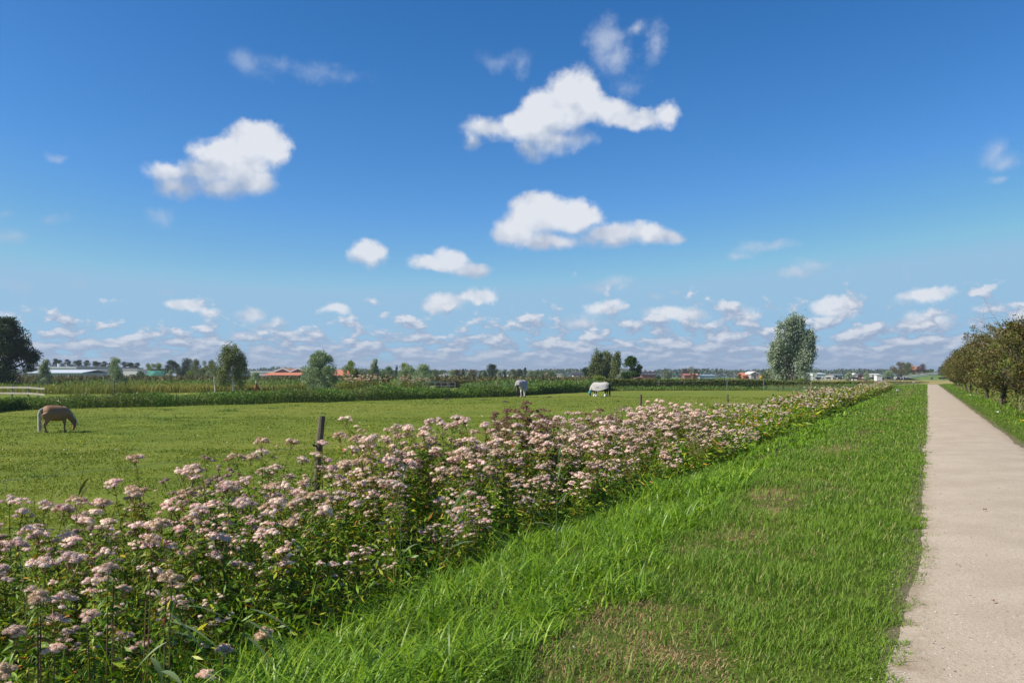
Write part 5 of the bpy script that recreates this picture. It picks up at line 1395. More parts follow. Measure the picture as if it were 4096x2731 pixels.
horse('graze', 'tan pony with flaxen tail and mane grazing alone on the left of the field', 226, PY, 1.0, math.radians(52), C_tan, C_flax, fat=1.28, name='pony', short=0.86)
h1 = horse('graze', 'grazing black horse in a white rug with a teal mask, seen from its side', 2400, 91, 1.52, math.radians(157), C_black, C_black, feather=C_white, mane=False)
part('rug', rug([(-.69, .93, .12, .66, .66), (-.60, 1.01, .20, .60, .60), (-.50, 1.045, .25, .56, .56), (-.34, 1.05, .285, .50, .50), (-.10, 1.025, .295, .43, .43), (.08, 1.02, .295, .40, .40), (.25, 1.04, .285, .42, .42), (.42, 1.03, .25, .44, .44), (.54, .96, .19, .50, .50)], C_rug), h1)
part('neck_cover', Geo().tube(np.array([(.30, 0, .80), (.42, .01, .77), (.53, .015, .68), (.62, .02, .55), (.69, .03, .43)]), [.26, .23, .195, .155, .125], 12, cap=False).mesh('neck_cover', [C_rug], smooth=True), h1)
part('face_mask', Geo().tube(np.array([(.745, .03, .38), (.765, .03, .28), (.745, .03, .17)]), [.095, .098, .078], 10).mesh('face_mask', [C_mask], smooth=True), h1)
part('belly_strap', Geo().tube(np.array([(-.05, .305, .62), (.02, .31, .66), (.10, .31, .68), (.20, .305, .655)]), 0.014, 5).mesh('belly_strap', [C_trim]), h1)
h2 = horse('graze', 'grazing pale legged horse in a mauve grey rug seen from behind', 2086, 87.5, 1.74, math.radians(72), C_white, C_black, mane=False)
part('rug', rug([(-.69, .94, .12, .74, .70), (-.60, 1.01, .21, .66, .62), (-.36, 1.06, .29, .56, .50), (-.15, 1.03, .295, .50, .44), (.05, 1.02, .295, .46, .42), (.25, 1.04, .285, .46, .42), (.42, 1.06, .25, .46, .44), (.50, .99, .21, .48, .48)], C_rugm), h2)
part('tail_flap', Geo().box(-.775, -.755, -.10, .10, .76, .95).mesh('tail_flap', [C_rug]), h2)
part('side_panel', rug([(-.50, .80, .262, .60, .44), (-.30, .82, .305, .60, .42), (0, .80, .31, .60, .40), (.2, .80, .30, .60, .42)], C_rug), h2)
h3 = horse('up', 'chestnut horse with a white blaze looking out over the ditch herbs', 1026, 100, 1.18, math.radians(-76), C_bay, C_bay)
part('blaze', Geo().tube(np.array([(.80, 0, 1.385), (.90, 0, 1.27), (.975, 0, 1.14)]), [.02, .03, .028], 6).mesh('blaze', [C_white]), h3)

# cows far away in the meadow
C_cow = coat('black_and_white_coat', [(0, (0.020, 0.018, 0.018)), (0.56, (0.022, 0.020, 0.020)), (0.585, (0.62, 0.60, 0.57)), (1, (0.66, 0.64, 0.60))], 1.1)
def cow_mesh():
    G = Geo()
    etube(G, [(-1.12, 0, 1.12, .07, .10), (-1.0, 0, 1.10, .22, .26), (-.6, 0, 1.02, .32, .36), (0, 0, .96, .35, .38), (.5, 0, .99, .31, .36), (.85, 0, 1.02, .22, .28), (1.1, 0, 1.08, .14, .20), (1.3, 0, 1.14, .10, .14)])
    etube(G, [(1.18, 0, 1.20, .10, .10), (1.32, 0, 1.12, .13, .15), (1.52, 0, .98, .10, .11), (1.68, 0, .86, .08, .08)], 10)
    for s in (1, -1):
        for x in (.68, -.85):
            etube(G, [(x, .18*s, .90, .12, .17), (x+.02, .2*s, .60, .085, .11), (x, .2*s, .38, .06, .07), (x, .2*s, .0, .055, .065)], 8)
        G.tube(np.array([(1.26, .08*s, 1.20), (1.24, .2*s, 1.22), (1.23, .27*s, 1.18)]), [.05, .05, .02], 5)
    return fused('body', G, C_cow, 0.05, 4)
cowm = cow_mesh()
cowt = strands([(-1.05, 0, 1.2), (-1.17, 0, 1.0), (-1.18, 0, .6), (-1.17, 0, .4)], 3, .01, .02, 3).mesh('tail', [C_black])
cowu = Geo().tube(np.array([(-.55, 0, .50), (-.55, 0, .62), (-.55, 0, .75)]), [.10, .19, .2], 8).mesh('udder', [plain_mat('pink_udder', (0.5, 0.3, 0.26))])
cows = [(3270, 452, 10, 'black cow, left of the pair nearest the tall willow'), (3284, 480, 170, 'black cow, right of the pair nearest the tall willow'), (3314, 470, 200, 'black cow standing between the first pair and the third one'), (3334, 452, 95, 'black cow seen end on, after the lone third cow'), (3356, 440, 5, 'black and white cow before the grey farm sheds'), (3371, 520, 170, 'small far cow behind the grey farm sheds meadow'), (3379, 560, 20, 'farthest small cow left of the pale round willow'), (3405, 460, 190, 'white marked cow under the pale round willow'), (3422, 420, 0, 'larger dark cow below the white farm'), (3445, 640, 0, 'dark cow on the rise right in front of the white farm'), (3460, 430, 150, 'dark cow at the weeds edge, right of the larger dark cow'), (3473, 500, 90, 'small cow seen end on right of the white farm'), (3487, 430, 5, 'black cow, left of the group of three'), (3500, 450, 175, 'black cow, middle of the group of three'), (3512, 470, 350, 'black cow, right of the group of three'), (3534, 395, 60, 'nearest dark cow standing before the white container'), (3545, 460, 185, 'white faced cow right of the nearest dark cow'), (3555, 430, 10, 'dark cow right of the white faced one'), (3564, 480, 170, 'small dark cow below the pale willow by the round trees'), (3596, 440, 5, 'dark cow under the big round brownish tree'), (3608, 470, 170, 'dark cow just right under the round brownish tree'), (3620, 450, 20, 'last dark cow before the bridge railing'), (3727, 450, 80, 'lone cow between the railing and the hawthorn row'), (3767, 440, 175, 'white rumped cow, left of the pair beside the hawthorns'), (3782, 450, 5, 'black cow, right of the pair beside the hawthorns')]
proto = None
for (p_, Y, rz, lab) in cows:
    if proto is None:
        proto = link('cow', None); part('body', cowm, proto); part('tail', cowt, proto); part('udder', cowu, proto); o = proto
    else: o = copy_tree(proto)
    o.location = px(p_, Y, float(ground(*px(p_, Y)[:2]))); o.rotation_euler = (0, 0, math.radians(rz)); o.scale = (1.32,)*3
    tag(o, lab, 'cow', 'cows in the far meadow')
# sheep-like pale animals beyond the hedge
for (p_, Y, rz, lab) in ((2700, 330, 10, 'white pony lying low in the green pasture beyond the hedge'),):
    o = copy_tree(proto); o.location = px(p_, Y, -0.9); o.rotation_euler = (0, 0, 0.2); o.scale = (0.9,)*3
    tag(o, 'far pale cow resting in the green pasture beyond the hedge', 'cow', 'cows in the far meadow')

# ================================================================ fences and posts
M_wood = plain_mat('weathered_post_wood', (0.14, 0.115, 0.075), 0.9, 0.35, 5, bump=0.6, stretch=(4, 4, 0.5), col2=(0.075, 0.06, 0.04))
M_wood_y = plain_mat('yellowish_stake_wood', (0.34, 0.25, 0.13), 0.9, 0.25, 5, bump=0.4, stretch=(4, 4, 0.5))
M_board = plain_mat('bleached_rail_board', (0.50, 0.45, 0.36), 0.85, 0.18, 3, stretch=(1, 4, 4), bump=0.3)
M_steel = plain_mat('galvanised_steel', (0.42, 0.46, 0.48), 0.4, 0.12, 4, metal=0.6)
M_wire = plain_mat('fence_wire', (0.30, 0.32, 0.32), 0.5, 0.1)
M_ins = plain_mat('black_insulator', (0.02, 0.02, 0.022), 0.5)
def round_post(name, label, x, y, h, r_, tilt=(0, 0), mat=None, ins=True, group=None, below=0.4):
    z = float(ground(x, y))
    rt = link(name, None, loc=(x, y, z)); rt.rotation_euler = (tilt[0], tilt[1], 0)
    tag(rt, label, 'fence post', group)
    zz = np.array([-below, 0.0, h*0.4, h*0.75, h*0.97, h])
    rr = r_*np.array([1.04, 1.03, 0.99, 1.0, 0.96, 0.86])
    P = np.stack([0.008*np.sin(zz*5), 0.006*np.cos(zz*7), zz], -1)
    part('shaft', Geo().tube(P, rr, 12).mesh('post_shaft', [mat or M_wood], smooth=False), rt)
    if ins:
        part('insulator', Geo().tube(np.array([(-r_*0.6, -r_*0.8, h*0.72), (-r_*1.2, -r_*1.3, h*0.72), (-r_*1.5, -r_*1.6, h*0.735)]), [0.012, 0.018, 0.014], 6).mesh('insulator', [M_ins]), rt)
    return rt
G_POST = 'wooden posts of the wire fence along the near side of the field'
def vpos(pxx, v):
    t = (pxx-CX)/F
    u = v*(-NV[0]+t*NV[1])/(D[0]-t*D[1])
    return xy(u, v)
posts = [(1256, 8.25, 1.60, 0.052, (0, 0.07), 'thick dark wooden post leaning right, rising behind the flowers on the left half'), (2556, 8.25, 1.64, 0.046, (0, 0.03), 'smaller wooden post with an insulator, between the flowers and the rugged horse'), (2911, 10.4, 1.12, 0.055, (0, 0.0), 'short brown post at the back edge of the flowers below the far hedge')]
pp = []
for (p_, v_, h_, r_, tl, lab) in posts:
    x, y = vpos(p_, v_)
    round_post('fence_post', lab, x, y, h_, r_, tl, group=G_POST); pp.append((x, y, float(ground(x, y))+h_*0.72))
x0, y0 = xy(-3.0, 8.25); pp = [(x0, y0, 0.72)]+pp
def wire(name, label, P, r_=0.0015, sag=0.05):
    G = Geo()
    for a, b in zip(P[:-1], P[1:]):
        t = np.linspace(0, 1, 9)[:, None]
        q = np.array(a)*(1-t)+np.array(b)*t; q[:, 2] -= sag*4*(t*(1-t))[:, 0]
        G.tube(q, r_, 4, cap=False)
    return tag(link(name, G.mesh(name, [M_wire])), label, 'wire')
wire('fence_wire', 'thin pale electric wire running from post to post along the near field edge', [(a, b, c) for a, b, c in pp])
# three-post rail fence with bleached boards at the left
rt = link('rail_fence', None, loc=px(90, 80)); tag(rt, 'two rail wooden fence with pale boards at the left edge of the field', 'fence')
fz = float(ground(*px(90, 80)[:2]))
rt.location.z = fz
def at80(p_, dy=0): return (p_-90)/F*80, dy
for (p_, dy) in ((-80, 0.6), (-16, 0.4), (48, 0.0), (122, -0.4), (170, -0.7)):
    x, _ = at80(p_)
    part('post', Geo().box(x-.07, x+.07, dy-.07, dy+.07, -0.3, 1.42).mesh('rail_post', [plain_mat('green_grey_post', (0.20, 0.22, 0.15), 0.9, 0.2, 5)]), rt)
for z0 in (1.06, 0.50):
    for (a, b, da, db, sa, sb) in ((-90, 49, 0.56, -0.09, 0, 0), (49, 123, -0.12, -0.49, 0.0, 0.0), (123, 202, -0.52, -0.95, 0.0, -0.12)):
        xa, xb = at80(a)[0], at80(b)[0]-0.02
        V = []
        for (x, y, dz) in ((xa, da, sa), (xb, db, sb)):
            for yy in (y-0.03, y+0.0):
                for zz in (z0+dz, z0+dz+0.17): V.append((x, yy, zz))
        part('board', Geo().add(V, [[(0, 1, 3, 2), (4, 6, 7, 5), (0, 4, 5, 1), (2, 3, 7, 6), (0, 2, 6, 4), (1, 5, 7, 3)]]).mesh('board', [M_board]), rt)
# stakes in the ditch vegetation
for (p_, Y, h_, lab, mt, r_) in ((456, 88, 1.75, 'grey wooden stake in the reeds right of the rail fence', M_wood, .06), (1092, 98, 1.45, 'thin dark stake right of the chestnut horse', M_wood, .045), (1635, 100, 1.45, 'yellowish stake within the far pink flower clump', M_wood_y, .055), (1986, 104, 1.5, 'yellowish stake in the green reeds left of the mauve rugged horse', M_wood_y, .05), (2203, 112, 1.6, 'orange brown stake right of the mauve rugged horse', M_wood_y, .06), (3245, 118, 1.5, 'yellowish stake at the right end of the far hedge', M_wood_y, .06)):
    x, y, _ = px(p_, Y)
    round_post('stake', lab, x, y, h_, r_, mat=mt, ins=False, group='stakes along the ditch and far hedge')
for (p_, Y, h_, lab) in ((2636, 138, 1.5, 'thin steel stake in front of the far hedge, left one'), (2908, 118, 2.0, 'thin steel stake above the short brown post'), (3055, 118, 1.9, 'thin steel stake with wire before the hedge, below the orange container'), (2376, 120, 1.9, 'thin steel stake behind the neck of the white rugged horse')):
    x, y, _ = px(p_, Y)
    o = link('steel_stake', Geo().tube(np.array([(0, 0, -0.2), (0, 0, h_*.5), (0, 0, h_)]), [0.03, 0.03, 0.025], 6).mesh('steel_stake', [M_steel]), loc=(x, y, float(ground(x, y)))); tag(o, lab, 'stake', 'steel stakes of the cross fence')
wire('cross_fence_wire', 'wire strung along the foot of the far hedge between steel stakes', [px(2636, 138, 0.75), px(2908, 118, 1.2), px(3055, 118, 1.2), px(3245, 118, 0.8)], 0.007, 0.1)
# metal gate panels
rt = link('metal_gate', None, loc=px(1755, 128)); tag(rt, 'row of grey metal gate panels standing right of the far pink flowers', 'gate')
rt.location.z = float(ground(*px(1755, 128)[:2]))
w_ = lambda p_: (p_-1755)/F*128
for p_ in (1692, 1716, 1740, 1765, 1789, 1796, 1820):
    part('upright', Geo().box(w_(p_)-.03, w_(p_)+.03, -.03, .03, -0.1, 1.32).mesh('upright', [M_steel]), rt)
for z_ in (1.28, 0.75, 0.25):
    part('rail', Geo().box(w_(1692)+.031, w_(1820)-.031, -.02, .02, z_-.025, z_+.025).mesh('gate_rail', [M_steel]), rt)

# ================================================================ far pink flowers by the ditch
r_ = np.random.default_rng(9)
for (c0, c1, n_, Y0, lab) in ((1385, 1468, 17, 95, 'cream pink herb in the thick left clump behind the ditch'), (1480, 1562, 8, 98, 'pink herb in the thin clump between the two thick ones behind the ditch'), (1598, 1712, 15, 96, 'cream pink herb in the right flower clump by the yellowish stake')):
    for i in range(n_):
        p_ = c0+(c1-c0)*(i+0.5)/n_; Y = Y0+r_.uniform(-1.5, 1.5)
        x, y, _ = px(p_, Y)
        place_plant('cream' if r_.random() < 0.6 else 'pink', int(r_.integers(2)), x, y, float(ground(x, y))+0.2, 1.42*r_.uniform(0.85, 1.1), r_.uniform(0, 6), label=lab, group='pink flowers behind the ditch')

# ================================================================ buildings
def box_part(nm, root, x0, x1, y0, y1, z0, z1, mat): return part(nm, Geo().box(x0, x1, y0, y1, z0, z1).mesh(nm, [mat]), root)
def gable(x0, x1, y0, y1, z0, z1, ridge='x', ov=0.35, th=0.25):
    """pitched roof solid with overhang"""
    if ridge == 'x':
        ym = (y0+y1)/2
        V = [(x0-ov, y0-ov, z0), (x1+ov, y0-ov, z0), (x1+ov, ym, z1), (x0-ov, ym, z1), (x0-ov, y1+ov, z0), (x1+ov, y1+ov, z0)]
    else:
        xm = (x0+x1)/2
        V = [(x0-ov, y0-ov, z0), (x0-ov, y1+ov, z0), (xm, y1+ov, z1), (xm, y0-ov, z1), (x1+ov, y0-ov, z0), (x1+ov, y1+ov, z0)]
    V = np.array(V, float); W2 = V-np.array((0, 0, th))
    return Geo().add(np.concatenate([V, W2]), [[(0, 1, 2, 3), (3, 2, 5, 4), (7, 6, 9, 8), (8, 9, 10, 11), (0, 6, 7, 1), (4, 5, 11, 10)], [(0, 3, 9, 6), (3, 4, 10, 9), (1, 7, 8, 2), (2, 8, 11, 5)]])
B = dict(
 white=plain_mat('white_render', (0.68, 0.68, 0.66), 0.8, 0.05), grey=plain_mat('grey_cladding', (0.26, 0.28, 0.32), 0.6, 0.08, 2, stretch=(3, 1, 0.2)),
 bright=plain_mat('pale_metal_roof', (0.62, 0.65, 0.68), 0.45, 0.06), glass=plain_mat('greenhouse_glass', (0.30, 0.35, 0.38), 0.25, 0.15, 3, spec=0.6),
 orange=plain_mat('orange_roof_tiles', (0.52, 0.20, 0.11), 0.8, 0.12, 1.5, stretch=(1, 1, 6)), orange2=plain_mat('orange_roof_tiles_faded', (0.55, 0.27, 0.15), 0.8, 0.12, 1.5),
 brick=plain_mat('brown_brick', (0.20, 0.11, 0.075), 0.9, 0.15, 3), slate=plain_mat('dark_roof_tiles', (0.05, 0.045, 0.055), 0.7, 0.15, 2), dark=plain_mat('dark_opening', (0.03, 0.03, 0.035), 0.4),
 pane=plain_mat('window_glass', (0.05, 0.06, 0.08), 0.1, 0.1, spec=0.7), red=plain_mat('red_wall', (0.38, 0.13, 0.08), 0.85), greyw=plain_mat('grey_wall', (0.36, 0.34, 0.33), 0.85, 0.1), green=plain_mat('green_net', (0.04, 0.19, 0.14), 0.8, 0.3, 0.6),
 solar=plain_mat('solar_panel_glass', (0.03, 0.04, 0.08), 0.2, 0.1, spec=0.7), container=plain_mat('orange_paint', (0.72, 0.36, 0.06), 0.6), teal=plain_mat('teal_sheet', (0.12, 0.33, 0.35), 0.6), pole=plain_mat('grey_pole', (0.3, 0.32, 0.34), 0.5))
def building(name, label, p0, p1, Y, wall_top, roof_top, depth, wallm, roofm, ridge='x', wins=(), doors=(), cat='building', flat=False, base=FIELD_Z, winm=None, framem=None, chim=None):
    """wins: (px centre, px width, py top, py bottom)"""
    pc = (p0+p1)/2; s = Y/F
    x0, x1 = (p0-pc)*s, (p1-pc)*s
    rt = link(name, None, loc=px(pc, Y, base)); tag(rt, label, cat)
    zt = zat(wall_top, Y)-base; zr = zat(roof_top, Y)-base
    g = Geo().box(x0, x1, 0, depth, -0.3, zt)
    if not flat and ridge == 'y':
        xm = 0
        g.add([(x0, 0.0, zt), (x1, 0.0, zt), (xm, 0.0, zr-0.28), (x0, depth, zt), (x1, depth, zt), (xm, depth, zr-0.28)], [[(0, 1, 2), (5, 4, 3)], [(0, 2, 5, 3), (1, 4, 5, 2)]])
    part('wall', g.mesh('wall', [wallm]), rt)
    if flat: part('roof', Geo().box(x0-.2, x1+.2, -.2, depth+.2, zt+0.003, max(zr, zt+0.2)).mesh('roof', [roofm]), rt)
    else: part('roof', gable(x0, x1, 0, depth, zt+0.02, zr, ridge).mesh('roof', [roofm]), rt)
    for (a, w, t, b) in wins:
        xc = (a-pc)*s; hw = w*s/2; zz0, zz1 = zat(b, Y)-base, zat(t, Y)-base
        f = part('window', Geo().box(xc-hw, xc+hw, -0.06, -0.003, zz0, zz1).mesh('window', [framem or B['white']]), rt)
        part('pane', Geo().box(xc-hw*0.8, xc+hw*0.8, -0.09, -0.061, zz0+(zz1-zz0)*0.12, zz1-(zz1-zz0)*0.12).mesh('pane', [winm or B['pane']]), f)
    for (a, w, t) in doors:
        xc = (a-pc)*s; hw = w*s/2
        part('door', Geo().box(xc-hw, xc+hw, -0.07, -0.003, 0, zat(t, Y)-base).mesh('door', [B['dark']]), rt)
    for (a, t) in (chim or ()):
        xc = (a-pc)*s
        part('chimney', Geo().box(xc-.45, xc+.45, depth/2-.4, depth/2+.4, zt, zat(t, Y)-base).mesh('chimney', [B['white']]), rt)
    return rt
FB = 'building'
b1 = building('greenhouse', 'long pale greenhouse shed with a sloping white roof on the left', 112, 326, 300, 1490, 1478, 22, B['glass'], B['bright'])
for k in range(18):
    x_ = -9.2+k*1.08
    part('glazing_bar', Geo().box(x_-.05, x_+.05, -.07, -.004, 0, zat(1491, 300)-FIELD_Z).mesh('glazing_bar', [B['bright']]), b1)
b2 = building('storage_shed', 'white flat shed with a flue behind the pale greenhouse', 150, 306, 350, 1472, 1466, 25, B['white'], B['bright'], flat=True, doors=())
part('flue', Geo().tube(np.array([((209-228)/F*350, 5, 4.5), ((209-228)/F*350, 5, 6.2), ((209-228)/F*350, 5, zat(1453, 350)-FIELD_Z)]), [.5, .5, .6], 8).mesh('flue', [B['bright']]), b2)
building('storage_shed', 'big blue grey box shed between the greenhouse and the feathery tree', 306, 432, 345, 1469, 1467, 30, B['grey'], B['grey'], flat=True)
building('storage_shed', 'white box shed right of the feathery pale tree', 492, 549, 345, 1478, 1476, 20, B['white'], B['white'], flat=True, wins=((530, 30, 1496, 1500),), doors=((536, 26, 1502),))
nt = link('net_shelter', None, loc=px(612, 290)); tag(nt, 'slanting dark green net shelter on poles below the yellow green trees', 'net shelter')
s_ = 290/F
part('net', Geo().add([(-37*s_, 0, 0.9), (33*s_, 0, 0.4), (35*s_, 3, zat(1484, 290)+.55), (-34*s_, 3, zat(1481, 290)+.55), (0, 1.4, zat(1486, 290)+.35)], [[(0, 1, 4), (1, 2, 4), (2, 3, 4), (3, 0, 4)]]).mesh('net', [B['green']]), nt)
for a in (-34, -10, 8, 34): part('pole', Geo().tube(np.array([(a*s_, 3.15, 0), (a*s_, 3.15, 1.2), (a*s_, 3.15, zat(1482, 290)+.55)]), .06, 6).mesh('net_pole', [B['pole']]), nt)
building('cottage', 'small pale gabled shed below the dark green tree', 658, 684, 300, 1503, 1493, 6, B['greyw'], B['white'], ridge='y')

# the orange roofed riding barn with its double gable
Yb = 260.0; s_ = Yb/F
rb = link('riding_barn', None, loc=px(1135, Yb)); tag(rb, 'low barn with orange roofs and a double white edged gable behind the willow', 'barn')
q = lambda p_: (p_-1135)*s_
zb = lambda py: zat(py, Yb)-FIELD_Z
box_part('wall', rb, q(1056), q(1205), 2.0, 26, -0.3, zb(1499), B['grey'])
part('lower_roof', Geo().add([(q(1050), -1.5, zb(1500)), (q(1205), -1.5, zb(1500)), (q(1205), 3.5, zb(1488)), (q(1072), 3.5, zb(1488)), (q(1050), -1.5, zb(1501)), (q(1205), -1.5, zb(1501)), (q(1205), 3.5, zb(1489.5)), (q(1072), 3.5, zb(1489.5))], [[(0, 1, 2, 3), (5, 4, 7, 6), (4, 5, 1, 0), (1, 5, 6, 2), (3, 2, 6, 7), (0, 3, 7, 4)]]).mesh('lower_roof', [B['orange']]), rb)
for (a, b, c) in ((1086, 1121, 1152), (1152, 1182, 1216)):
    part('gable_wall', Geo().add([(q(a), 3.6, zb(1488)), (q(c), 3.6, zb(1488)), (q(b), 3.6, zb(1475.5))], [[(0, 1, 2)]]).add([(q(a), 3.9, zb(1488)), (q(c), 3.9, zb(1488)), (q(b), 3.9, zb(1475.5))], [[(0, 2, 1)]]).mesh('gable_wall', [B['grey']]), rb)
    G = Geo(); V = [(q(a), 3.0, zb(1488.5)), (q(b), 3.0, zb(1474.5)), (q(c), 3.0, zb(1488.5)), (q(a), 26, zb(1488.5)), (q(b), 26, zb(1474.5)), (q(c), 26, zb(1488.5))]
    V2 = [(x, y, z+0.25) for x, y, z in V]
    G.add(V+V2, [[(0, 3, 4, 1), (1, 4, 5, 2), (6, 7, 10, 9), (7, 8, 11, 10), (3, 9, 10, 4), (4, 10, 11, 5)]])
    rf = part('roof', G.mesh('gable_roof', [B['orange2']]), rb)
    V = []
    for (x, z) in ((q(a), zb(1489)), (q(b), zb(1475)), (q(c), zb(1489))):
        for y in (2.7, 2.98):
            V += [(x, y, z), (x, y, z+0.42)]
    part('barge_board', Geo().add(V, [[(0, 1, 5, 4), (4, 5, 9, 8), (2, 6, 7, 3), (6, 10, 11, 7), (1, 3, 7, 5), (5, 7, 11, 9), (0, 4, 6, 2), (4, 8, 10, 6)]]).mesh('barge_board', [B['white']]), rf)
for a, w in ((1103, 3), (1109, 3), (1150, 4), (1160, 6), (1170, 5), (1184, 4), (1193, 3), (1142, 2)):
    part('window', Geo().box(q(a)-w*s_/2, q(a)+w*s_/2, 1.93, 1.997, zb(1507), zb(1501)).mesh('barn_window', [B['white']]), rb)
part('base_wall', Geo().box(q(1060), q(1200), -2.2, -2.0, -0.3, zb(1510)).mesh('base_wall', [B['white']]), rb)
bl = building('farm_shed', 'pale low shed with dark solar panels left of the orange barn roofs', 1004, 1094, 330, 1489, 1484, 20, B['bright'], B['bright'], flat=True)
part('solar_panels', Geo().box(q(1055)*1.27+6, q(1082)*1.27+8, 2, 5, zat(1486, 330)+.8, zat(1483, 330)+.75).mesh('solar_panels', [B['solar']]), bl)
b3 = building('barn', 'long orange pitched roof barn continuing right of the grey green willow', 1322, 1392, 258, 1501, 1477, 24, B['slate'], B['orange'])
part('ridge_cap', Geo().box(-2.9, 2.9, 11.7, 12.3, zat(1477, 258)+.55, zat(1475, 258)+.6).mesh('ridge_cap', [B['bright']]), b3)
for a in (1335, 1348, 1361, 1374, 1386):
    part('window', Geo().box((a-1357)*.078-.25, (a-1357)*.078+.25, -.06, -.003, .35, .95).mesh('barn_window', [B['greyw']]), b3)
building('barn', 'glimpse of an orange roof between the windblown willow and the dark bush', 1494, 1512, 262, 1503, 1493, 8, B['brick'], B['orange'])
building('house', 'flat roofed white house with an upper storey, in trees left of centre', 1757, 1800, 380, 1500, 1499, 9, B['white'], B['white'], flat=True, wins=((1768, 5, 1502, 1506), (1780, 6, 1502, 1506)))
building('upper_storey', 'white set back upper floor on the flat roofed house', 1773, 1797, 392, 1495, 1493, 6, B['white'], B['white'], flat=True, wins=((1780, 6, 1495, 1498), (1790, 6, 1495, 1498)))
building('bungalow', 'low light building peeping above the weeds left of the mauve rugged horse', 2016, 2030, 380, 1503, 1500, 6, B['greyw'], B['white'])
building('house', 'house with a cream gable half hidden in trees above the right reeds', 2182, 2198, 420, 1499, 1490, 8, B['white'], B['orange2'], ridge='y')
building('storage_shed', 'long low white shed between the green trees in the distance', 2224, 2242, 400, 1497, 1495, 10, B['white'], B['white'], flat=True)
building('house', 'far house with dark roof and white dormer left of the poplars', 2294, 2327, 420, 1500, 1490, 9, B['white'], B['slate'], wins=((2303, 5, 1501, 1505), (2317, 5, 1501, 1505)))
tr = building('terraced_houses', 'row of dark roofed houses with white dormers right of the maple', 2566, 2622, 400, 1499, 1484, 9, B['brick'], B['slate'], wins=((2584, 7, 1495, 1500), (2598, 9, 1495, 1500), (2614, 12, 1495, 1500)), chim=((2578, 1482), (2598, 1482), (2618, 1482)))
building('cottage', 'small brown brick house behind the maple trunk', 2548, 2568, 300, 1509, 1500, 8, B['brick'], B['brick'])
building('farmhouse', 'low reddish brown farm roofs in the distance right of the sapling', 2738, 2766, 520, 1500, 1494, 9, B['brick'], B['red'])
building('farmhouse', 'small reddish farm building with pale wall left of the long glasshouse', 2778, 2792, 530, 1499, 1493, 8, B['red'], B['orange2'])
building('glasshouse', 'long grey glasshouse far beyond the hedge', 2802, 2860, 560, 1502, 1497, 16, B['glass'], B['glass'])
building('farmhouse', 'farmhouse with a bright orange pitched roof left of the grey gabled house', 2973, 3001, 330, 1501, 1490, 8, B['red'], B['orange'], wins=((2980, 4, 1502, 1506),), chim=((2999, 1488),))
building('house', 'grey gabled house with white edged roof beside the orange roofed one', 3004, 3034, 325, 1494, 1485, 9, B['greyw'], B['white'], ridge='y', wins=((3010, 3, 1498, 1503), (3016, 3, 1498, 1503), (3022, 3, 1498, 1503), (3028, 3, 1498, 1503), (3019, 5, 1490, 1493)), doors=((3019, 4, 1504),))
building('shipping_container', 'small orange container left of the tall white willow', 3046, 3055, 320, 1503, 1502.4, 2.5, B['container'], B['container'], flat=True, cat='container')
building('farm_shed', 'white shed just left of the tall willow trunk', 3084, 3102, 330, 1505, 1502, 5, B['greyw'], B['bright'])
building('farm_shed', 'long cream shed with a raised middle, right of the tall white willow', 3236, 3302, 520, 1495, 1491, 16, B['white'], B['bright'])
building('farm_shed', 'higher middle block of the long cream shed', 3251, 3268, 512, 1492, 1489, 8, B['white'], B['bright'], flat=True)
building('farm_shed', 'long grey shed with pink grey walls before the pale round willow', 3335, 3376, 540, 1499, 1496, 16, B['greyw'], B['grey'], doors=((3345, 5, 1502),))
building('farmhouse', 'white gabled farmhouse with red sides right of the pale round willow', 3412, 3430, 470, 1499, 1492, 9, B['white'], B['white'], ridge='y', wins=((3417, 3, 1500, 1503), (3424, 3, 1500, 1503)))
building('barn', 'red barn with white edged roof joined to the white farmhouse', 3431, 3456, 475, 1500, 1494, 9, B['red'], B['slate'], doors=((3444, 4, 1502),))
building('house', 'far white building tops over the dark bushes before the white container', 3488, 3520, 620, 1497, 1494, 9, B['greyw'], B['white'])
building('shipping_container', 'bright white box container standing in the cow meadow', 3507, 3529, 400, 1501, 1500, 3, B['white'], B['white'], flat=True, cat='container')
building('farmhouse', 'orange pitched roof showing between the big round and the dark red tree', 3646, 3674, 600, 1478, 1463, 9, B['red'], B['orange'])
building('farm_shed', 'far low grey buildings at the end of the bridge railing', 3728, 3752, 700, 1496, 1494, 9, B['greyw'], B['grey'], flat=True)
building('riser_shed', 'little dark shed under the big round trees with a white gable', 3588, 3600, 545, 1503, 1494, 5, B['greyw'], B['slate'], ridge='y')
# lamp and mast poles
for (p_, Y, top, lab) in ((2655, 500, 1490, 'thin far pole left of the distant woods farm'), (2938, 520, 1490, 'thin far pole left of the orange roofed farmhouse'), (3412, 500, 1482, 'thin pale mast left of the white farmhouse'), (3580, 340, 1495, 'short pale pole below the big round tree')):
    o = link('utility_pole', Geo().tube(np.array([(0, 0, 0), (0, 0, 2), (0, 0, zat(top, Y)+.55)]), [.12, .1, .08], 6).mesh('utility_pole', [B['pole']]), loc=px(p_, Y)); tag(o, lab, 'pole', 'poles in the distance')

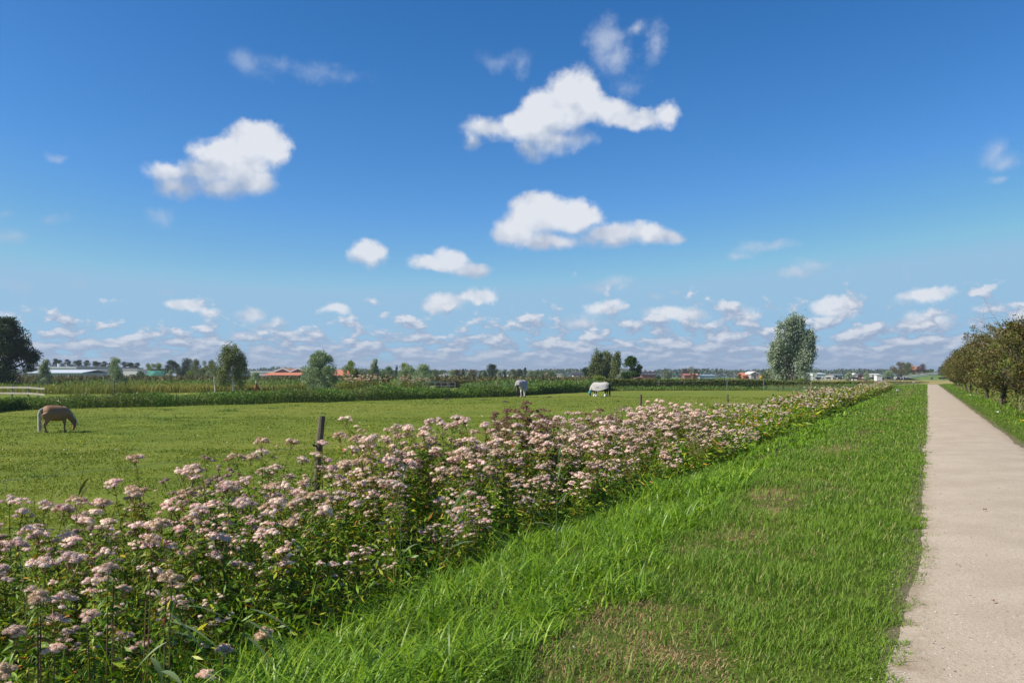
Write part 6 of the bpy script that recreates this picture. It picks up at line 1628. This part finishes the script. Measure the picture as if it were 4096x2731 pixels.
# ================================================================ cars, heaps and bridge
def car(label, pxx, Y, paint, rz=0.0):
    rt = link('parked_car', None, loc=px(pxx, Y), rz=rz); tag(rt, label, 'car')
    V, n = [], 0
    prof = [(-2.1, .35), (-2.1, .80), (-1.5, .92), (-.95, 1.40), (.55, 1.42), (1.15, .95), (2.0, .82), (2.1, .35)]
    G = Geo(); k = len(prof)
    V = [(x, y, z) for y in (-.85, .85) for x, z in prof]
    G.add(V, [[(i, i+1, k+i+1, k+i) for i in range(k-1)]+[(k-1, 0, k, 2*k-1)]]); G.F.setdefault(k, []).append(np.array([list(range(k))[::-1], [k+i for i in range(k)]])); G.M.setdefault(k, []).append(np.zeros(2))
    part('body', G.mesh('car_body', [paint]), rt)
    part('window', Geo().add([(-.9, -.87, .98), (.95, -.87, .98), (.5, -.87, 1.34), (-.82, -.87, 1.34)], [[(0, 1, 2, 3)]]).mesh('car_window', [B['pane']]), rt)
    for x in (-1.35, 1.3):
        for y in (-.8, .8): part('wheel', Geo().tube(np.array([(x, y-.12, .33), (x, y, .33), (x, y+.12, .33)]), .33, 12).mesh('wheel', [B['dark']]), rt)
    return rt
car('white car parked far off between the mauve and the white rugged horses', 2273, 330, B['white'])
car('dark car parked left of the far white farmhouse container', 2258, 345, B['slate'])
def heap(name, label, pxx, Y, w, h, mat, cat, seed=1):
    r = np.random.default_rng(seed); G = Geo(); n, m = 14, 5
    V = [(0, 0, h)]
    for i in range(1, m+1):
        for j in range(n):
            a = 2*math.pi*j/n; q = i/m
            rr = q*(1+0.14*r.normal())
            V.append((w/2*rr*math.cos(a), w/3*rr*math.sin(a), h*(1-q**1.8)*(1+0.12*r.normal()) if i < m else -0.05))
    G.add(V, [[(0, 1+j, 1+(j+1) % n) for j in range(n)], [(1+(i-1)*n+j, 1+i*n+j, 1+i*n+(j+1) % n, 1+(i-1)*n+(j+1) % n) for i in range(1, m) for j in range(n)]])
    o = link(name, G.mesh(name, [mat]), loc=px(pxx, Y, float(ground(*px(pxx, Y)[:2])))); tag(o, label, cat); return o
heap('tarpaulin_heap', 'low orange tarpaulin heap showing over the far hedge', 2926, 210, 2.6, 1.75, B['orange'], 'tarpaulin', 2)
heap('tarpaulin_heap', 'pale teal covered heap beyond the hedge, below the long glasshouse', 2842, 300, 3.6, 1.5, B['teal'], 'tarpaulin', 3)
M_hill = plain_mat('molehill_soil', (0.075, 0.055, 0.04), 0.95, 0.3, 12, bump=0.8)
for i, (p_, Y, lab) in enumerate(((1500, 76, 'molehill below the thick far flower clump'), (1784, 78, 'molehill left of the metal gate panels'), (1932, 76.5, 'molehill left of the mauve rugged horse'), (1998, 90, 'small molehill nearest the feet of the mauve rugged horse'), (2020, 70, 'molehill in front of the mauve rugged horse'), (2197, 88, 'molehill between the two rugged horses'))):
    heap('molehill', lab, p_, Y, 0.7, 0.13, M_hill, 'molehill', 10+i)['group'] = 'molehills in the horse field'
# raised dyke with the white bridge railing
G = Geo(); xs = np.linspace(3635, 4300, 36); Yd = 480.0
top = zat(1513-13*sst(xs, 3605, 3760), Yd)
V = []
for a, t in zip(xs, top):
    x = (a-CX)/F*Yd
    V += [(x, Yd-18, FIELD_Z-0.2), (x, Yd-4, t-0.3), (x, Yd, t), (x, Yd+8, t), (x, Yd+30, FIELD_Z-0.2)]
q = [(5*i+j, 5*i+5+j, 5*i+6+j, 5*i+1+j) for i in range(len(xs)-1) for j in range(4)]
dy = link('embankment', new_mesh('embankment', V, [q], [plain_mat('dyke_grass', (0.12, 0.19, 0.03), 0.9, 0.2, 0.3)], smooth=True)); tag(dy, kind='structure')
br = link('bridge_railing', None, loc=((3690-CX)/F*(Yd-3), Yd-3, 0)); tag(br, 'long white railing of the ramp rising to the bridge', 'railing')
M_whiterail = plain_mat('white_rail_paint', (0.62, 0.62, 0.60), 0.6, 0.08)
ra = np.linspace(3612, 3752, 29); tz = zat(1513-13*sst(ra, 3605, 3760), Yd-3); rx_ = (ra-3690)/F*(Yd-3)
for hz in (0.7, 1.5):
    part('rail', Geo().tube(np.stack([rx_, 0*rx_, tz+hz], -1), 0.11, 5).mesh('railing_rail', [M_whiterail]), br)
for x, z in zip(rx_, tz):
    part('baluster', Geo().box(x-.12, x+.12, .12, .3, z-.3, z+1.5).mesh('baluster', [M_whiterail]), br)
# small white marker posts
for (p_, Y, z_, lab) in ((3590, 66, 0.9, 'small white marker post at the path side end of the flowers'), (3654, 110, 1.0, 'tiny white marker post near the end of the path')):
    x, y, _ = px(p_, Y); gz = float(ground(x, y))
    rt = link('marker_post', None, loc=(x, y, gz)); tag(rt, lab, 'marker post')
    part('shaft', Geo().box(-.025, .025, -.025, .025, -0.1, zat(1563 if Y < 90 else 1531, Y)-gz).mesh('marker_shaft', [M_wood]), rt)
    part('head', Geo().box(-.09, .09, -.045, .045, zat(1563 if Y < 90 else 1531, Y)-gz+.001, zat(1557 if Y < 90 else 1526, Y)-gz).mesh('marker_head', [M_whiterail]), rt)

# ================================================================ small wild flowers and weeds in the grass
def dots(name, label, n, zone, size, mat, seed, zoff=0.08, rings=((2, 10, 1.0), (10, 30, 0.25), (30, 90, 0.05))):
    r = np.random.default_rng(seed); G = Geo()
    for (a, b, f) in rings:
        x, y = sector(a, b, n*f, r=r); u, v = uv(x, y); k = zone(u, v, r); x, y = x[k], y[k]
        if not len(x): continue
        P = np.stack([x, y, ground(x, y)+zoff*r.uniform(0.7, 1.6, len(x))], -1)
        s = size*np.clip(np.hypot(x, y)/10, 1, 4)
        for _ in range(3):
            V, Fq = leaf_quads(P, unit(randdir(len(x), r)*(1, 1, 0.4)+(0, 0, 0.3)), s*0.7, s*0.6, r); G.add(V, [Fq])
    return tag(link(name, G.mesh(name, [mat])), label, 'wild flowers', kind='stuff')
M_yel = leaf_mat('yellow_petals', [(0, (0.75, 0.55, 0.02)), (1, (0.85, 0.68, 0.05))], trans=0.2)
M_wht = leaf_mat('white_petals', [(0, (0.75, 0.75, 0.70)), (1, (0.85, 0.85, 0.80))], trans=0.2)
dots('buttercups', 'scattered tiny yellow flowers in the grass', 0.5, lambda u, v, r: ((v > 8.5) & (v < 40)) | ((v > 0.4) & (v < 2.0)), 0.022, M_yel, 71)
dots('daisies', 'scattered tiny white flowers in the pasture and verge', 0.9, lambda u, v, r: ((v > 8.5) & (v < 40) & (vn(u, v, 0.3, 72) > -0.2)) | ((v > 0.5) & (v < 2.2) & (r.random(len(u)) < 0.3)), 0.02, M_wht, 72)
dots('ragwort', 'small yellow flowers in the grass strip before the hedge', 3.0, lambda u, v, r: (v < -2.4) & (v > -3.6) & (vn(u, v, 0.5, 73) > 0.35), 0.035, M_yel, 73, 0.22)
dots('yarrow', 'small white flower heads in the grass strip before the hedge', 5.0, lambda u, v, r: (v < -2.5) & (v > -3.8) & (vn(u, v, 0.4, 74) > 0.25), 0.035, M_wht, 74, 0.2)
dots('ditch_flowers', 'sparse white umbels among the dark ditch herbs', 0.35, lambda u, v, r: (v > 50.5) & (v < 54.5) & (vn(u, v, 0.12, 75) > 0.2), 0.028, M_wht, 75, 0.75, rings=((45, 110, 1.0),))
def tufts():
    r = np.random.default_rng(76); G = Geo()
    for _ in range(90):
        Y = 14+75*r.random()**1.3; X = r.uniform(-0.66, 0.45)*Y; u, v = uv(X, Y)
        if not 9 < v < 46: continue
        n = 70; R = r.uniform(0.15, 0.5)
        P = np.stack([X+r.normal(0, R, n)*1.4, Y+r.normal(0, R, n), np.zeros(n)], -1); P[:, 2] = ground(P[:, 0], P[:, 1])
        V, fs = blade_strips(P, r.uniform(0, 6.3, n), r.uniform(0.08, 0.2, n), 0.012*max(1, Y/20), r.uniform(0.3, 0.9, n), r.uniform(0, 0.4, n), 2, r); G.add(V, fs)
    tag(link('grass_tufts', G.mesh('grass_tufts', [M_T['herb']])), 'darker uneaten tufts of grass and weeds in the pasture', 'grass', kind='stuff')
tufts()

# ================================================================ the air: thin haze over the whole plain
hz = bpy.data.materials.new('haze'); hz.use_nodes = True
_t = hz.node_tree
for n_ in list(_t.nodes): _t.nodes.remove(n_)
_o = _t.nodes.new('ShaderNodeOutputMaterial'); _v = _t.nodes.new('ShaderNodeVolumePrincipled')
_v.inputs['Color'].default_value = (0.78, 0.86, 0.95, 1); _v.inputs['Density'].default_value = 0.00022; _v.inputs['Anisotropy'].default_value = 0.3
_t.links.new(_v.outputs[0], _o.inputs['Volume'])
G = Geo().box(-3600, 3600, -3000, 3600, -2.8, 22.0)
tag(link('haze', G.mesh('haze', [hz])), 'thin pale haze over the plain', 'haze', kind='stuff')
